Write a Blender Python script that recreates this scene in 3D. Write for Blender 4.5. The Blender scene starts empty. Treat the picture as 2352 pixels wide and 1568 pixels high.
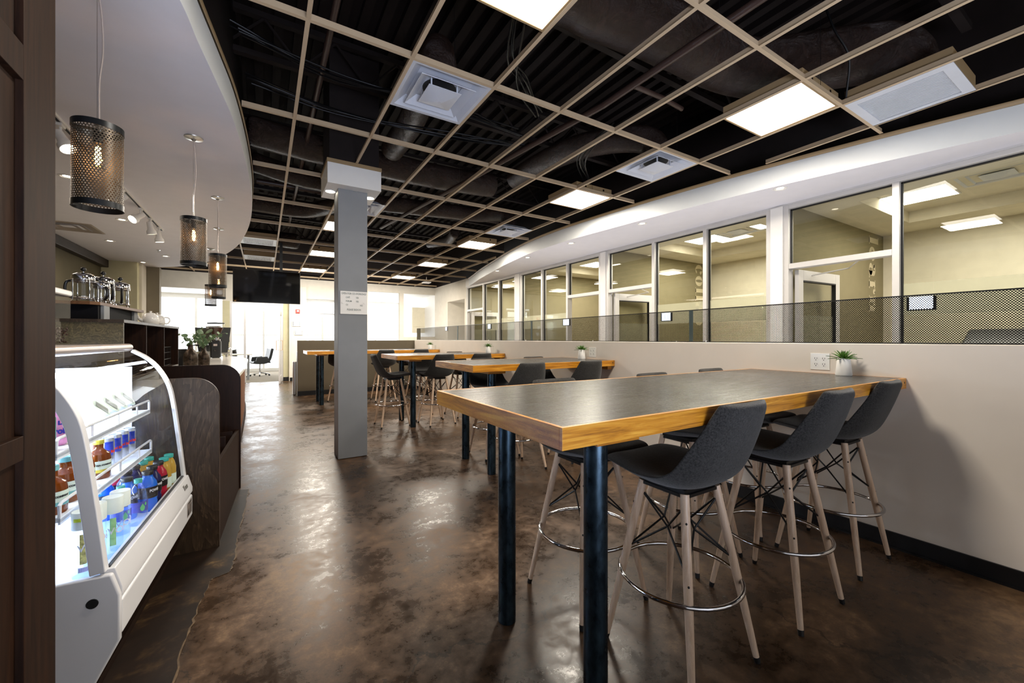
import bpy, bmesh, math, random
from mathutils import Vector, Matrix
SC = bpy.context.scene
COL = SC.collection
PI = math.pi
random.seed(7)

# ------------------------------------------------------------------ helpers
class MB:
    """collects shapes; build() links them as ONE mesh object"""
    def __init__(s):
        s.v = []; s.f = []; s.uv = {}
    def add(s, vs, fs):
        n = len(s.v); s.v += [Vector(p) for p in vs]
        s.f += [tuple(i + n for i in q) for q in fs]
        return s
    def bx(s, x0, x1, y0, y1, z0, z1):
        return s.add([(x0,y0,z0),(x1,y0,z0),(x1,y1,z0),(x0,y1,z0),(x0,y0,z1),(x1,y0,z1),(x1,y1,z1),(x0,y1,z1)],
              [(0,3,2,1),(4,5,6,7),(0,1,5,4),(1,2,6,5),(2,3,7,6),(3,0,4,7)])
    def box(s, c, d, R=None):
        h = [q/2 for q in d]; vs = []
        for z in (-1,1):
            for x, y in ((-1,-1),(1,-1),(1,1),(-1,1)):
                p = Vector((x*h[0], y*h[1], z*h[2]))
                if R is not None: p = R @ p
                vs.append(p + Vector(c))
        return s.add(vs, [(0,3,2,1),(4,5,6,7),(0,1,5,4),(1,2,6,5),(2,3,7,6),(3,0,4,7)])
    def tube(s, pts, r, n=8, closed=False, caps=True, jit=0):
        P = [Vector(p) for p in pts]; m = len(P)
        R = list(r) if isinstance(r, (list, tuple)) else [r]*m
        T = []
        for i in range(m):
            a = P[(i-1) % m] if (closed or i > 0) else P[i]
            b = P[(i+1) % m] if (closed or i < m-1) else P[i]
            T.append((b-a).normalized())
        up = Vector((0,0,1)) if abs(T[0].z) < .9 else Vector((1,0,0))
        N = (up - T[0]*up.dot(T[0])).normalized(); vs = []
        for i in range(m):
            N = (N - T[i]*N.dot(T[i])).normalized(); B = T[i].cross(N)
            for k in range(n):
                a = 2*PI*k/n
                rr = R[i]*(1 + (random.uniform(-jit, jit) if jit else 0))
                vs.append(P[i] + (N*math.cos(a) + B*math.sin(a))*rr)
        fs = []
        for i in range(m if closed else m-1):
            j = (i+1) % m
            for k in range(n):
                l = (k+1) % n
                fs.append((i*n+k, i*n+l, j*n+l, j*n+k))
        if caps and not closed:
            fs.append(tuple(range(n-1,-1,-1))); fs.append(tuple((m-1)*n+k for k in range(n)))
        return s.add(vs, fs)
    def cyl(s, p0, p1, r0, r1=None, n=16):
        return s.tube([p0, p1], [r0, r0 if r1 is None else r1], n)
    def lathe(s, prof, c=(0,0,0), n=24, M=None, cap=True):
        vs = []; fs = []; m = len(prof); c = Vector(c)
        for r, z in prof:
            for k in range(n):
                a = 2*PI*k/n; p = Vector((r*math.cos(a), r*math.sin(a), z))
                if M is not None: p = M @ p
                vs.append(p + c)
        for i in range(m-1):
            for k in range(n):
                l = (k+1) % n
                fs.append((i*n+k, i*n+l, (i+1)*n+l, (i+1)*n+k))
        if cap and prof[0][0] > 1e-5: fs.append(tuple(range(n-1,-1,-1)))
        if cap and prof[-1][0] > 1e-5: fs.append(tuple((m-1)*n+k for k in range(n)))
        return s.add(vs, fs)
    def prism(s, poly, ax, a0, a1):
        def mk(p, a):
            return (a,p[0],p[1]) if ax == 'x' else ((p[0],a,p[1]) if ax == 'y' else (p[0],p[1],a))
        n = len(poly)
        vs = [mk(p,a0) for p in poly] + [mk(p,a1) for p in poly]
        fs = [tuple(range(n)), tuple(range(2*n-1,n-1,-1))]
        for i in range(n):
            j = (i+1) % n; fs.append((i, i+n, j+n, j))
        return s.add(vs, fs)
    def torus(s, c, R, r, n=32, m=8):
        c = Vector(c)
        return s.tube([c + Vector((R*math.cos(2*PI*k/n), R*math.sin(2*PI*k/n), 0)) for k in range(n)], r, m, closed=True)
    def sph(s, c, r, n=14, m=8, sc=(1,1,1)):
        prof = [(max(r*math.sin(PI*i/m),0), -r*math.cos(PI*i/m)) for i in range(m+1)]
        return s.lathe(prof, c, n, Matrix.Diagonal(sc))
    def strip(s, rows):
        """grid of points rows[i][j]"""
        n = len(rows[0]); vs = [p for r in rows for p in r]; fs = []
        for i in range(len(rows)-1):
            for j in range(n-1):
                fs.append((i*n+j, i*n+j+1, (i+1)*n+j+1, (i+1)*n+j))
        return s.add(vs, fs)
    def build(s, name, mat, parent=None, bev=0, ang=35, world=None, uvf=None, solid=0, sub=0, kind=None):
        vs = s.v
        if world is not None:
            Mi = (Matrix.Translation(world.location) @ Matrix.Rotation(world.rotation_euler.z, 4, 'Z')).inverted()
            vs = [Mi @ p for p in vs]
        me = bpy.data.meshes.new(name)
        me.from_pydata([tuple(p) for p in vs], [], s.f)
        bm = bmesh.new(); bm.from_mesh(me)
        bmesh.ops.recalc_face_normals(bm, faces=bm.faces)
        bm.to_mesh(me); bm.free()
        if uvf:
            ul = me.uv_layers.new(name='UVMap')
            for lp in me.loops: ul.data[lp.index].uv = uvf(me.vertices[lp.vertex_index].co)
        me.materials.append(mat)
        me.shade_smooth(); me.set_sharp_from_angle(angle=math.radians(ang))
        o = bpy.data.objects.new(name, me); COL.objects.link(o)
        if parent is not None: o.parent = parent
        if bev:
            b = o.modifiers.new('bevel','BEVEL'); b.width = bev; b.segments = 2; b.limit_method = 'ANGLE'; b.angle_limit = .6; b.harden_normals = True
        if solid:
            b = o.modifiers.new('solid','SOLIDIFY'); b.thickness = solid; b.offset = 0
        if sub:
            b = o.modifiers.new('sub','SUBSURF'); b.levels = sub; b.render_levels = sub
        if kind: o['kind'] = kind
        return o

def tag(o, label, cat, group=None, kind=None):
    o['label'] = label; o['category'] = cat
    if group: o['group'] = group
    if kind: o['kind'] = kind
    return o
def thing(name, label, cat, loc=(0,0,0), rz=0, group=None):
    o = bpy.data.objects.new(name, None); COL.objects.link(o)
    o.location = loc; o.rotation_euler = (0,0,rz); o.empty_display_size = .05
    return tag(o, label, cat, group)
def dup(root, loc, rz=0, label=None, group=None):
    r = root.copy(); COL.objects.link(r); r.location = loc; r.rotation_euler = (0,0,rz)
    if label: r['label'] = label
    if group: r['group'] = group
    for ch in root.children:
        c = ch.copy(); COL.objects.link(c); c.parent = r
        for g in ch.children:
            d = g.copy(); COL.objects.link(d); d.parent = c
    return r
def struct(name, mb, mat, **k): return mb.build(name, mat, kind='structure', **k)
def text(name, s, size, mat, loc, rot, parent=None, ext=.0015, align='LEFT', bold=0, sx=1.0):
    """flat lettering as a mesh: built from a text curve and converted to one mesh"""
    cu = bpy.data.curves.new(name, 'FONT'); cu.body = s; cu.size = size; cu.extrude = ext
    cu.align_x = align; cu.align_y = 'CENTER'; cu.offset = bold; cu.resolution_u = 3
    t = bpy.data.objects.new(name+'_curve', cu); COL.objects.link(t)
    dg = bpy.context.evaluated_depsgraph_get(); dg.update()
    me = bpy.data.meshes.new_from_object(t.evaluated_get(dg))
    bpy.data.objects.remove(t); bpy.data.curves.remove(cu)
    me.transform(Matrix.Translation(loc) @ rot.to_4x4() @ Matrix.Diagonal((sx,1,1,1)))
    me.materials.clear(); me.materials.append(mat); me.name = name
    o = bpy.data.objects.new(name, me); COL.objects.link(o)
    if parent is not None: o.parent = parent
    return o
# text frames: columns = reading direction, up direction, outward normal
def frame(right, up):
    r = Vector(right).normalized(); u = Vector(up); u = (u - r*u.dot(r)).normalized(); n = r.cross(u)
    return Matrix((r,u,n)).transposed()
F_NEGY = frame((1,0,0),(0,0,1))      # on a face that looks toward -Y
F_NEGX = frame((0,-1,0),(0,0,1))     # on a face that looks toward -X
F_POSX = frame((0,1,0),(0,0,1))      # on a face that looks toward +X

def smooth_path(pts, k=6):
    """Catmull-Rom through pts"""
    P = [Vector(p) for p in pts]; out = []
    for i in range(len(P)-1):
        a = P[i-1] if i else P[0]*2-P[1]
        b, c = P[i], P[i+1]
        d = P[i+2] if i+2 < len(P) else P[-1]*2-P[-2]
        for j in range(k):
            t = j/k
            out.append(.5*((2*b)+(c-a)*t+(2*a-5*b+4*c-d)*t*t+(3*b-a-3*c+d)*t**3))
    out.append(P[-1]); return out

# ------------------------------------------------------------------ materials
def lin(c):
    if isinstance(c, str):
        c = [int(c[i:i+2],16)/255 for i in (0,2,4)]
        c = [x/12.92 if x <= .04045 else ((x+.055)/1.055)**2.4 for x in c]
    return (c[0],c[1],c[2],1)
class NT:
    def __init__(s, name):
        s.m = bpy.data.materials.new(name); s.m.use_nodes = True
        s.t = s.m.node_tree; s.t.nodes.clear()
        s.out = s.n('ShaderNodeOutputMaterial')
    def n(s, ty, **k):
        nd = s.t.nodes.new(ty)
        for a, b in k.items(): setattr(nd, a, b)
        return nd
    def l(s, a, b): s.t.links.new(a, b)
    def math(s, op, a, b=None, clamp=False):
        nd = s.n('ShaderNodeMath', operation=op); nd.use_clamp = clamp
        for i, q in enumerate((a, b)):
            if q is None: continue
            if isinstance(q, (int, float)): nd.inputs[i].default_value = q
            else: s.l(q, nd.inputs[i])
        return nd.outputs[0]
    def noise(s, vec, scale, detail=4, rough=.55, dist=0):
        nd = s.n('ShaderNodeTexNoise'); nd.inputs['Scale'].default_value = scale
        nd.inputs['Detail'].default_value = detail; nd.inputs['Roughness'].default_value = rough
        nd.inputs['Distortion'].default_value = dist
        if vec is not None: s.l(vec, nd.inputs['Vector'])
        return nd.outputs['Fac']
    def coord(s, kind='Object', sc=(1,1,1), rot=(0,0,0)):
        tc = s.n('ShaderNodeTexCoord'); mp = s.n('ShaderNodeMapping')
        mp.inputs['Scale'].default_value = sc; mp.inputs['Rotation'].default_value = rot
        s.l(tc.outputs[kind], mp.inputs['Vector']); return mp.outputs['Vector']
    def world(s, sc=(1,1,1)):
        g = s.n('ShaderNodeNewGeometry'); mp = s.n('ShaderNodeMapping')
        mp.inputs['Scale'].default_value = sc
        s.l(g.outputs['Position'], mp.inputs['Vector']); return mp.outputs['Vector']
    def ramp(s, fac, stops):
        r = s.n('ShaderNodeValToRGB'); e = r.color_ramp.elements
        while len(e) < len(stops): e.new(.5)
        for q, (p, c) in zip(e, stops):
            q.position = p; q.color = lin(c) if not isinstance(c, (int,float)) else (c,c,c,1)
        s.l(fac, r.inputs['Fac']); return r.outputs['Color']
    def bsdf(s, col=None, rough=.5, metal=0, spec=.5, bump=None, bs=.2, bd=.01, **k):
        b = s.n('ShaderNodeBsdfPrincipled')
        def put(sock, val):
            if val is None: return
            if isinstance(val, (int,float)): b.inputs[sock].default_value = val
            elif isinstance(val, (str,tuple,list)): b.inputs[sock].default_value = lin(val)
            else: s.l(val, b.inputs[sock])
        put('Base Color', col); put('Roughness', rough); put('Metallic', metal); put('Specular IOR Level', spec)
        for a, v in k.items(): put(a, v)
        if bump is not None:
            bu = s.n('ShaderNodeBump'); bu.inputs['Strength'].default_value = bs; bu.inputs['Distance'].default_value = bd
            s.l(bump, bu.inputs['Height']); s.l(bu.outputs[0], b.inputs['Normal'])
        return b.outputs[0]
    def done(s, sh): s.l(sh, s.out.inputs['Surface']); return s.m
def plain(name, col, rough=.5, metal=0, spec=.5, vary=.04, sc=6, **k):
    """paint-like material: a colour with a faint procedural mottling"""
    t = NT(name); c = lin(col)
    f = t.noise(t.coord(), sc, 3)
    a = tuple(x*(1-vary) for x in c[:3]); b = tuple(min(1,x*(1+vary)) for x in c[:3])
    return t.done(t.bsdf(t.ramp(f, [(.3,a),(.7,b)]), rough, metal, spec, **k))
def emit(name, col, st):
    t = NT(name); e = t.n('ShaderNodeEmission'); e.inputs['Color'].default_value = lin(col); e.inputs['Strength'].default_value = st
    return t.done(e.outputs[0])
def glass(name, tint=(1,1,1), ior=1.45, boost=1.0, rough=0.0, film=0.0, graz=.8):
    """thin sheet glass: see-through plus a Fresnel mirror"""
    t = NT(name)
    tr = t.n('ShaderNodeBsdfTransparent'); tr.inputs[0].default_value = lin(tint)
    gl = t.n('ShaderNodeBsdfGlossy'); gl.inputs['Roughness'].default_value = rough
    lw = t.n('ShaderNodeLayerWeight'); lw.inputs['Blend'].default_value = .5
    f = t.math('ADD', t.math('MULTIPLY', t.math('POWER', lw.outputs['Facing'], 5), graz), ((ior-1)/(ior+1))**2*boost, True)
    mx = t.n('ShaderNodeMixShader'); t.l(f, mx.inputs[0]); t.l(tr.outputs[0], mx.inputs[1]); t.l(gl.outputs[0], mx.inputs[2])
    sh = mx.outputs[0]
    if film:
        d = t.n('ShaderNodeBsdfDiffuse'); d.inputs[0].default_value = (.92,.88,.76,1)
        tl = t.n('ShaderNodeBsdfTranslucent'); tl.inputs[0].default_value = (.92,.88,.76,1)
        m1 = t.n('ShaderNodeMixShader'); m1.inputs[0].default_value = .5; t.l(d.outputs[0], m1.inputs[1]); t.l(tl.outputs[0], m1.inputs[2])
        m2 = t.n('ShaderNodeMixShader'); m2.inputs[0].default_value = film; t.l(sh, m2.inputs[1]); t.l(m1.outputs[0], m2.inputs[2]); sh = m2.outputs[0]
    return t.done(sh)
def perforated(name, col, pu, pv, r, rough=.45, metal=.4):
    """sheet metal with staggered round holes, laid out in the UV map (metres)"""
    t = NT(name)
    tc = t.n('ShaderNodeTexCoord'); sp = t.n('ShaderNodeSeparateXYZ'); t.l(tc.outputs['UV'], sp.inputs[0])
    def dist(off):
        u = t.math('MULTIPLY', t.math('SUBTRACT', t.math('FRACT', t.math('ADD', t.math('DIVIDE', sp.outputs[0], pu), off)), .5), pu)
        v = t.math('MULTIPLY', t.math('SUBTRACT', t.math('FRACT', t.math('ADD', t.math('DIVIDE', sp.outputs[1], pv), off)), .5), pv)
        return t.math('SQRT', t.math('ADD', t.math('MULTIPLY', u, u), t.math('MULTIPLY', v, v)))
    d = t.math('MINIMUM', dist(0.0), dist(.5))
    hole = t.math('LESS_THAN', d, r)
    tr = t.n('ShaderNodeBsdfTransparent')
    mx = t.n('ShaderNodeMixShader'); t.l(hole, mx.inputs[0]); t.l(t.bsdf(col, rough, metal, .5 if metal else .1), mx.inputs[1]); t.l(tr.outputs[0], mx.inputs[2])
    return t.done(mx.outputs[0])
def wood(name, dark, light, sc=(1,14,14), rough=.4, scale=3, dist=1.2, mid=None, spec=.5, bs=.05):
    t = NT(name); v = t.coord(sc=sc)
    f = t.noise(v, scale, 6, .6, dist)
    g = t.noise(t.coord(sc=tuple(q*4 for q in sc)), scale*3, 3, .7)
    h = t.math('ADD', t.math('MULTIPLY', f, .75), t.math('MULTIPLY', g, .25))
    st = [(.3,dark),(.7,light)] if mid is None else [(.28,dark),(.5,mid),(.72,light)]
    return t.done(t.bsdf(t.ramp(h, st), rough, 0, spec, bump=h, bs=bs, bd=.003))
M = {}
def mats():
    # polished stained concrete
    t = NT('stained_concrete'); w = t.world()
    big = t.noise(w, .55, 4, .5, .4); med = t.noise(w, 3.2, 5, .55, .5); fin = t.noise(w, 17, 6, .72); gr = t.noise(w, 90, 3, .7)
    h = t.math('ADD', t.math('MULTIPLY', big, .36), t.math('ADD', t.math('MULTIPLY', med, .30), t.math('ADD', t.math('MULTIPLY', fin, .26), t.math('MULTIPLY', gr, .08))))
    col = t.ramp(h, [(.40,'1c120a'),(.47,'362618'),(.53,'503a27'),(.60,'755b40')])
    vd = t.n('ShaderNodeTexVoronoi', feature='DISTANCE_TO_EDGE'); vd.inputs['Scale'].default_value = .36
    nv = t.n('ShaderNodeTexNoise'); nv.inputs['Scale'].default_value = 1.6; nv.inputs['Detail'].default_value = 7; nv.inputs['Roughness'].default_value = .62; t.l(w, nv.inputs['Vector'])
    va = t.n('ShaderNodeVectorMath', operation='MULTIPLY_ADD'); t.l(nv.outputs['Color'], va.inputs[0]); va.inputs[1].default_value = (.8,.8,0); t.l(w, va.inputs[2])
    t.l(va.outputs[0], vd.inputs['Vector'])
    crack = t.math('MULTIPLY', t.math('LESS_THAN', vd.outputs['Distance'], .0022), .55)
    mc = t.n('ShaderNodeMix', data_type='RGBA'); t.l(crack, mc.inputs['Factor']); t.l(col, mc.inputs['A']); mc.inputs['B'].default_value = lin('0c0705')
    ro = t.ramp(t.math('ADD', t.math('MULTIPLY', med, .5), t.math('MULTIPLY', fin, .5)), [(.38,.20),(.62,.46)])
    bh = t.math('ADD', t.math('MULTIPLY', fin, .6), t.math('MULTIPLY', med, .4))
    M['floor'] = t.done(t.bsdf(mc.outputs['Result'], ro, 0, .5, bump=bh, bs=.10, bd=.012))
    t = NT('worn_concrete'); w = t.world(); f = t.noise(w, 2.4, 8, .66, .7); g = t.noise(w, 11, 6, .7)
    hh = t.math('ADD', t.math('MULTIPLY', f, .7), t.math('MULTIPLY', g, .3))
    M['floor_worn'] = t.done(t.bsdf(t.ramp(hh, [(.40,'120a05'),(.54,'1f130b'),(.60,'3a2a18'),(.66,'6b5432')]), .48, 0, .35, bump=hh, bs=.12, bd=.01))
    t = NT('carpet'); f = t.noise(t.world(), 160, 3)
    M['carpet'] = t.done(t.bsdf(t.ramp(f, [(.3,'7c7468'),(.7,'9c9384')]), .95, 0, .1, bump=f, bs=.3))
    M['wall'] = plain('cream_paint', 'd9d3c6', .75, spec=.25)
    M['wall_low'] = plain('warm_white_paint', 'e6ddd2', .6, spec=.3, vary=.03, sc=3)
    M['soffit'] = plain('soffit_paint', 'e9e7ec', .8, spec=.2, vary=.015)
    M['soffit_edge'] = plain('soffit_edge_paint', 'e6e9ea', .6, spec=.3, vary=.015)
    M['white'] = plain('white_paint', 'eceae6', .55, vary=.02)
    M['olive'] = plain('olive_paint', '8a8164', .8, spec=.2)
    M['olive_d'] = plain('dark_olive_paint', '57513f', .8, spec=.2)
    M['taupe'] = plain('taupe_paint', '5a5142', .7, spec=.3)
    M['letters'] = plain('pale_vinyl', 'd2c6a6', .7)
    M['office'] = plain('office_cream', 'e4dcc6', .8, spec=.2)
    M['baseboard'] = plain('black_rubber', '0b0c0f', .45)
    M['plenum'] = plain('brown_black_paint', '1a1210', .7, spec=.3, vary=.2)
    M['deck'] = plain('brown_deck', '120b09', .7, spec=.2, vary=.2)
    M['duct'] = None
    t = NT('foil_wrap'); v = t.coord(sc=(1,1,1)); f = t.noise(v, 7, 7, .66, 3.2); f2 = t.noise(t.coord(sc=(3,3,1)), 16, 5, .7, 1.5)
    h = t.math('ADD', t.math('MULTIPLY', f, .7), t.math('MULTIPLY', f2, .3))
    M['duct'] = t.done(t.bsdf(t.ramp(f, [(.3,'261914'),(.7,'3d2b23')]), .22, .2, .7, bump=h, bs=.85, bd=.06))
    M['pipe'] = plain('brown_pipe', '3a2a24', .4, spec=.5)
    M['tee'] = plain('tan_tee', 'b9a284', .5, vary=.03)
    M['fixture'] = plain('tan_fixture', '9c835f', .5)
    M['light'] = emit('light_panel', (1,.94,.84), 6)
    M['light_office'] = emit('office_panel', (1,.93,.8), 6)
    M['bulb'] = emit('filament', (1,.46,.13), 45)
    M['spot'] = emit('spot_lens', (1,.88,.68), 7)
    M['spot_dim'] = emit('dim_lens', (1,.88,.68), 1.3)
    M['pale'] = plain('pale_olive_paint', 'c6c09e', .7)
    M['grey_olive'] = plain('grey_olive_paint', '7c7360', .7)
    M['case_led'] = emit('case_tube', (.80,.90,1), 40)
    M['vent'] = plain('vent_white', 'c9cdd6', .4)
    M['vent_d'] = plain('vent_dark', '17181c', .6)
    M['column'] = plain('grey_green_paint', '83868a', .55, vary=.06, sc=3)
    t = NT('oak'); va_ = t.coord(sc=(1.2,16,16)); vb_ = t.coord(sc=(16,1.2,16)); ge = t.n('ShaderNodeNewGeometry'); sp_ = t.n('ShaderNodeSeparateXYZ'); t.l(ge.outputs['Normal'], sp_.inputs[0])
    k_ = t.math('GREATER_THAN', t.math('ABSOLUTE', sp_.outputs[0]), .5); mx_ = t.n('ShaderNodeMix', data_type='VECTOR'); t.l(k_, mx_.inputs['Factor']); t.l(va_, mx_.inputs[4]); t.l(vb_, mx_.inputs[5]); v = mx_.outputs[1]
    f = t.noise(v, 2.2, 7, .62, 1.6); g = t.noise(t.coord(sc=(3,60,60)), 5, 3)
    h = t.math('ADD', t.math('MULTIPLY', f, .8), t.math('MULTIPLY', g, .2))
    M['oak'] = t.done(t.bsdf(t.ramp(h, [(.33,'85500f'),(.5,'bd7d1f'),(.68,'dba23c')]), .33, 0, .5, bump=h, bs=.04))
    t = NT('blackened_top'); v = t.coord(sc=(1.2,40,1)); f = t.noise(v, 4, 5, .6, .1); g = t.noise(t.coord(), 2.2, 4)
    M['top'] = t.done(t.bsdf(t.ramp(g, [(.3,'1d1c1a'),(.7,'302e2a')]), t.ramp(f, [(.3,.17),(.7,.33)]), 0, .55, bump=f, bs=.05, bd=.003))
    t = NT('blue_steel'); f = t.noise(t.coord(sc=(1,1,.5)), 26, 5, .6)
    M['steel'] = t.done(t.bsdf(t.ramp(f, [(.3,'1c2730'),(.7,'3a4c58')]), t.ramp(f, [(.3,.22),(.7,.4)]), .85, .5, bump=f, bs=.12, bd=.003))
    t = NT('felt'); f = t.noise(t.coord(), 150, 4, .75)
    M['felt'] = t.done(t.bsdf(t.ramp(f, [(.32,'151515'),(.68,'3e3d3c')]), .95, 0, .1, bump=f, bs=.5, bd=.004, **{'Sheen Weight': .2}))
    M['ash'] = wood('pale_ash', 'b4957a', 'dcc4ad', (20,20,1.2), .4, 2.5, .5)
    M['chrome'] = plain('chrome', 'c9c9cc', .07, 1, vary=.01)
    M['wire'] = plain('black_wire', '0d0d0f', .4, .4)
    M['tip'] = plain('black_tip', '0a0a0c', .5)
    M['alu'] = plain('aluminium_frame', 'cfcdcb', .38, .25, vary=.02)
    M['gasket'] = plain('gasket', '121215', .6)
    M['glass'] = glass('window_glass', (.95,.96,.93), boost=1.15)
    M['frost'] = glass('frosted_film', (.95,.96,.93), film=.28)
    M['perf'] = perforated('perforated_black', '121211', .0118, .0136, .0033, .8, 0)
    M['perf_lamp'] = perforated('perforated_bronze', '51473b', .0115, .0195, .0036, .4, .5)
    M['black'] = plain('black_satin', '111214', .35)
    M['matte_black'] = plain('matte_black', '0c0d12', .75, spec=.15)
    M['darkmetal'] = plain('dark_rim', '25272a', .35, .7)
    M['ply'] = None
    t = NT('stained_ply'); v = t.coord(sc=(1,1,.55)); f = t.noise(v, 1.9, 4, .5, 2.2)
    wv = t.math('FRACT', t.math('MULTIPLY', f, 12)); g = t.noise(t.coord(sc=(30,30,3)), 5, 4, .7)
    h = t.math('ADD', t.math('MULTIPLY', wv, .24), t.math('MULTIPLY', g, .76))
    M['ply'] = t.done(t.bsdf(t.ramp(h, [(.25,'241a11'),(.55,'382b1f'),(.8,'564433')]), .42, 0, .3, bump=h, bs=.05, bd=.002))
    M['dwood'] = wood('dark_stained_wood', '140a06', '301c10', (14,14,1), .62, 3, 1.2, spec=.12)
    M['dwood2'] = wood('umber_wood', '150b07', '2a1810', (14,14,1), .45, 3, 1.2, spec=.2)
    M['walnut'] = wood('walnut_edge', '4b2f18', '80562f', (14,1.5,14), .45, 3, .8)
    M['bar'] = wood('counter_front', '5a310c', '754415', (10,10,.7), .5, 2, .5, spec=.25)
    M['quartz'] = plain('white_quartz', 'e9e6e0', .12, vary=.02)
    M['beam'] = wood('charred_beam', '0f0b09', '35271d', (8,1,8), .6, 3, 1.0)
    M['case_w'] = plain('case_white', 'dfe0e4', .28, vary=.01)
    M['case_s'] = plain('case_silver', 'c4b8b2', .3, .5)
    M['case_glass'] = glass('case_glass', (.97,.99,1.0), boost=1.0, graz=.4)
    M['shelf_w'] = plain('shelf_white', 'e8eef8', .4, vary=.01)
    M['ceramic'] = plain('white_ceramic', 'f1efea', .18, vary=.01)
    M['ceramic_m'] = plain('white_matte', 'f2f0ec', .5, vary=.01)
    M['leaf'] = wood('green_leaf', '1c3d12', '5d8a2c', (6,6,6), .45, 5, .6)
    M['leaf_e'] = wood('eucalyptus_leaf', '3f5a3c', '76926a', (6,6,6), .6, 5, .6)
    M['stem'] = plain('stem', '7a6a4a', .6)
    M['soil'] = plain('soil', '231a12', .9)
    t = NT('patina'); f = t.noise(t.coord(), 40, 5, .7)
    M['patina'] = t.done(t.bsdf(t.ramp(f, [(.35,'1d1712'),(.7,'54463a')]), t.ramp(f, [(.3,.25),(.7,.5)]), .7, .5))
    M['clear'] = glass('clear_glass', (.96,.97,.96), 1.5, .8, graz=.15)
    M['red'] = plain('red_plastic', 'c2261c', .4)
    M['screen'] = emit('lit_screen', (.80,.88,1), 2.0)
    M['tv'] = plain('tv_glass', '040405', .06, 0, .5)
    M['ink'] = plain('grey_ink', '7d8580', .7)
    M['ink_d'] = plain('black_ink', '15171a', .6)
    M['stainless'] = plain('stainless', 'b9b7b2', .3, .9)
    M['leather'] = plain('black_leather', '15181b', .45)
    M['blue_cap'] = plain('teal_cap', '2f9a8f', .4)
mats()
# ================================================================== ROOM SHELL
def B(*a): return MB().bx(*a)
fl = B(-4.2, 5.3, -2.6, 14.0, -.08, 0); struct('floor', fl, M['floor'])
struct('floor', B(5.3, 8.5, -2.6, 11.35, -.08, .004), M['carpet'])
struct('floor', B(-4.2, 7.5, 14.0, 18.9, -.08, .003), M['carpet'])
# darker worn strip of concrete in front of the counter (irregular outline)
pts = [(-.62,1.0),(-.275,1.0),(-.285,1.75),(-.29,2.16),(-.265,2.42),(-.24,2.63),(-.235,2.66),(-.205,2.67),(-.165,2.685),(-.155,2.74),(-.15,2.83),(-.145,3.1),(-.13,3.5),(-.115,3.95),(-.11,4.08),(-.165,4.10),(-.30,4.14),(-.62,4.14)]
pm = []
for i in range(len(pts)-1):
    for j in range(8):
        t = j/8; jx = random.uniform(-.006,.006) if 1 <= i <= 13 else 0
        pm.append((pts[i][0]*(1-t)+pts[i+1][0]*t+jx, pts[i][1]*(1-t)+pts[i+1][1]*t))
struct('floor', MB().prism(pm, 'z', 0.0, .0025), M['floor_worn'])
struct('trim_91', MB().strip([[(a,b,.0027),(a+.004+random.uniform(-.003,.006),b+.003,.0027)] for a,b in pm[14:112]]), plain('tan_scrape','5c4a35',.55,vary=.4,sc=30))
# roof deck with ribs, perimeter walls
rd = B(-4.2, 8.5, -2.6, 14.2, 4.3, 4.4)
y = -4.0
while y < 5.4: rd.bx(y, y+.08, -2.6, 14, 4.23, 4.31); y += .17
struct('ceiling', rd, M['deck'])
struct('wall_back', B(-4.2, 5.5, 14.0, 14.15, 3.1, 4.3), M['plenum'])
struct('wall_rear', B(-4.2, 8.5, -2.7, -2.6, 0, 4.4), M['wall'])
struct('wall_left', B(-2.95, -2.78, -2.6, 11.25, 0, 3.1), M['olive_d'])
struct('wall_left', B(-4.3, -4.2, -2.6, 19, 0, 4.4), M['wall'])
struct('wall_left', B(-2.78, -2.24, 11.2, 11.4, 0, 2.85), M['pale'])
struct('wall_left', B(-2.25, -1.98, 11.75, 11.95, 0, 2.85), M['grey_olive'])
struct('wall_left', B(-2.5, -2.2, 11.38, 11.8, 0, 2.85), M['wall'])
# low partition wall behind the tables, black base, perforated screens above
struct('wall_right_low', B(3.27, 3.40, -1.6, 10.12, 0, 1.238), M['wall_low'], bev=.004)
struct('baseboard_right', B(3.258, 3.27, -1.6, 10.12, 0, .096).bx(3.25,3.262,-1.6,10.12,0,.012), M['baseboard'])
struct('wall_back_low', B(.635, 3.40, 10.2, 10.33, 0, 1.23), M['taupe'], bev=.004)
struct('baseboard_back', B(.64, 3.27, 10.188, 10.2, 0, .1), M['baseboard'])
struct('trim_1', B(.62, .636, 10.19, 10.34, 0, .98), M['stainless'], bev=.003)
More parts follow.
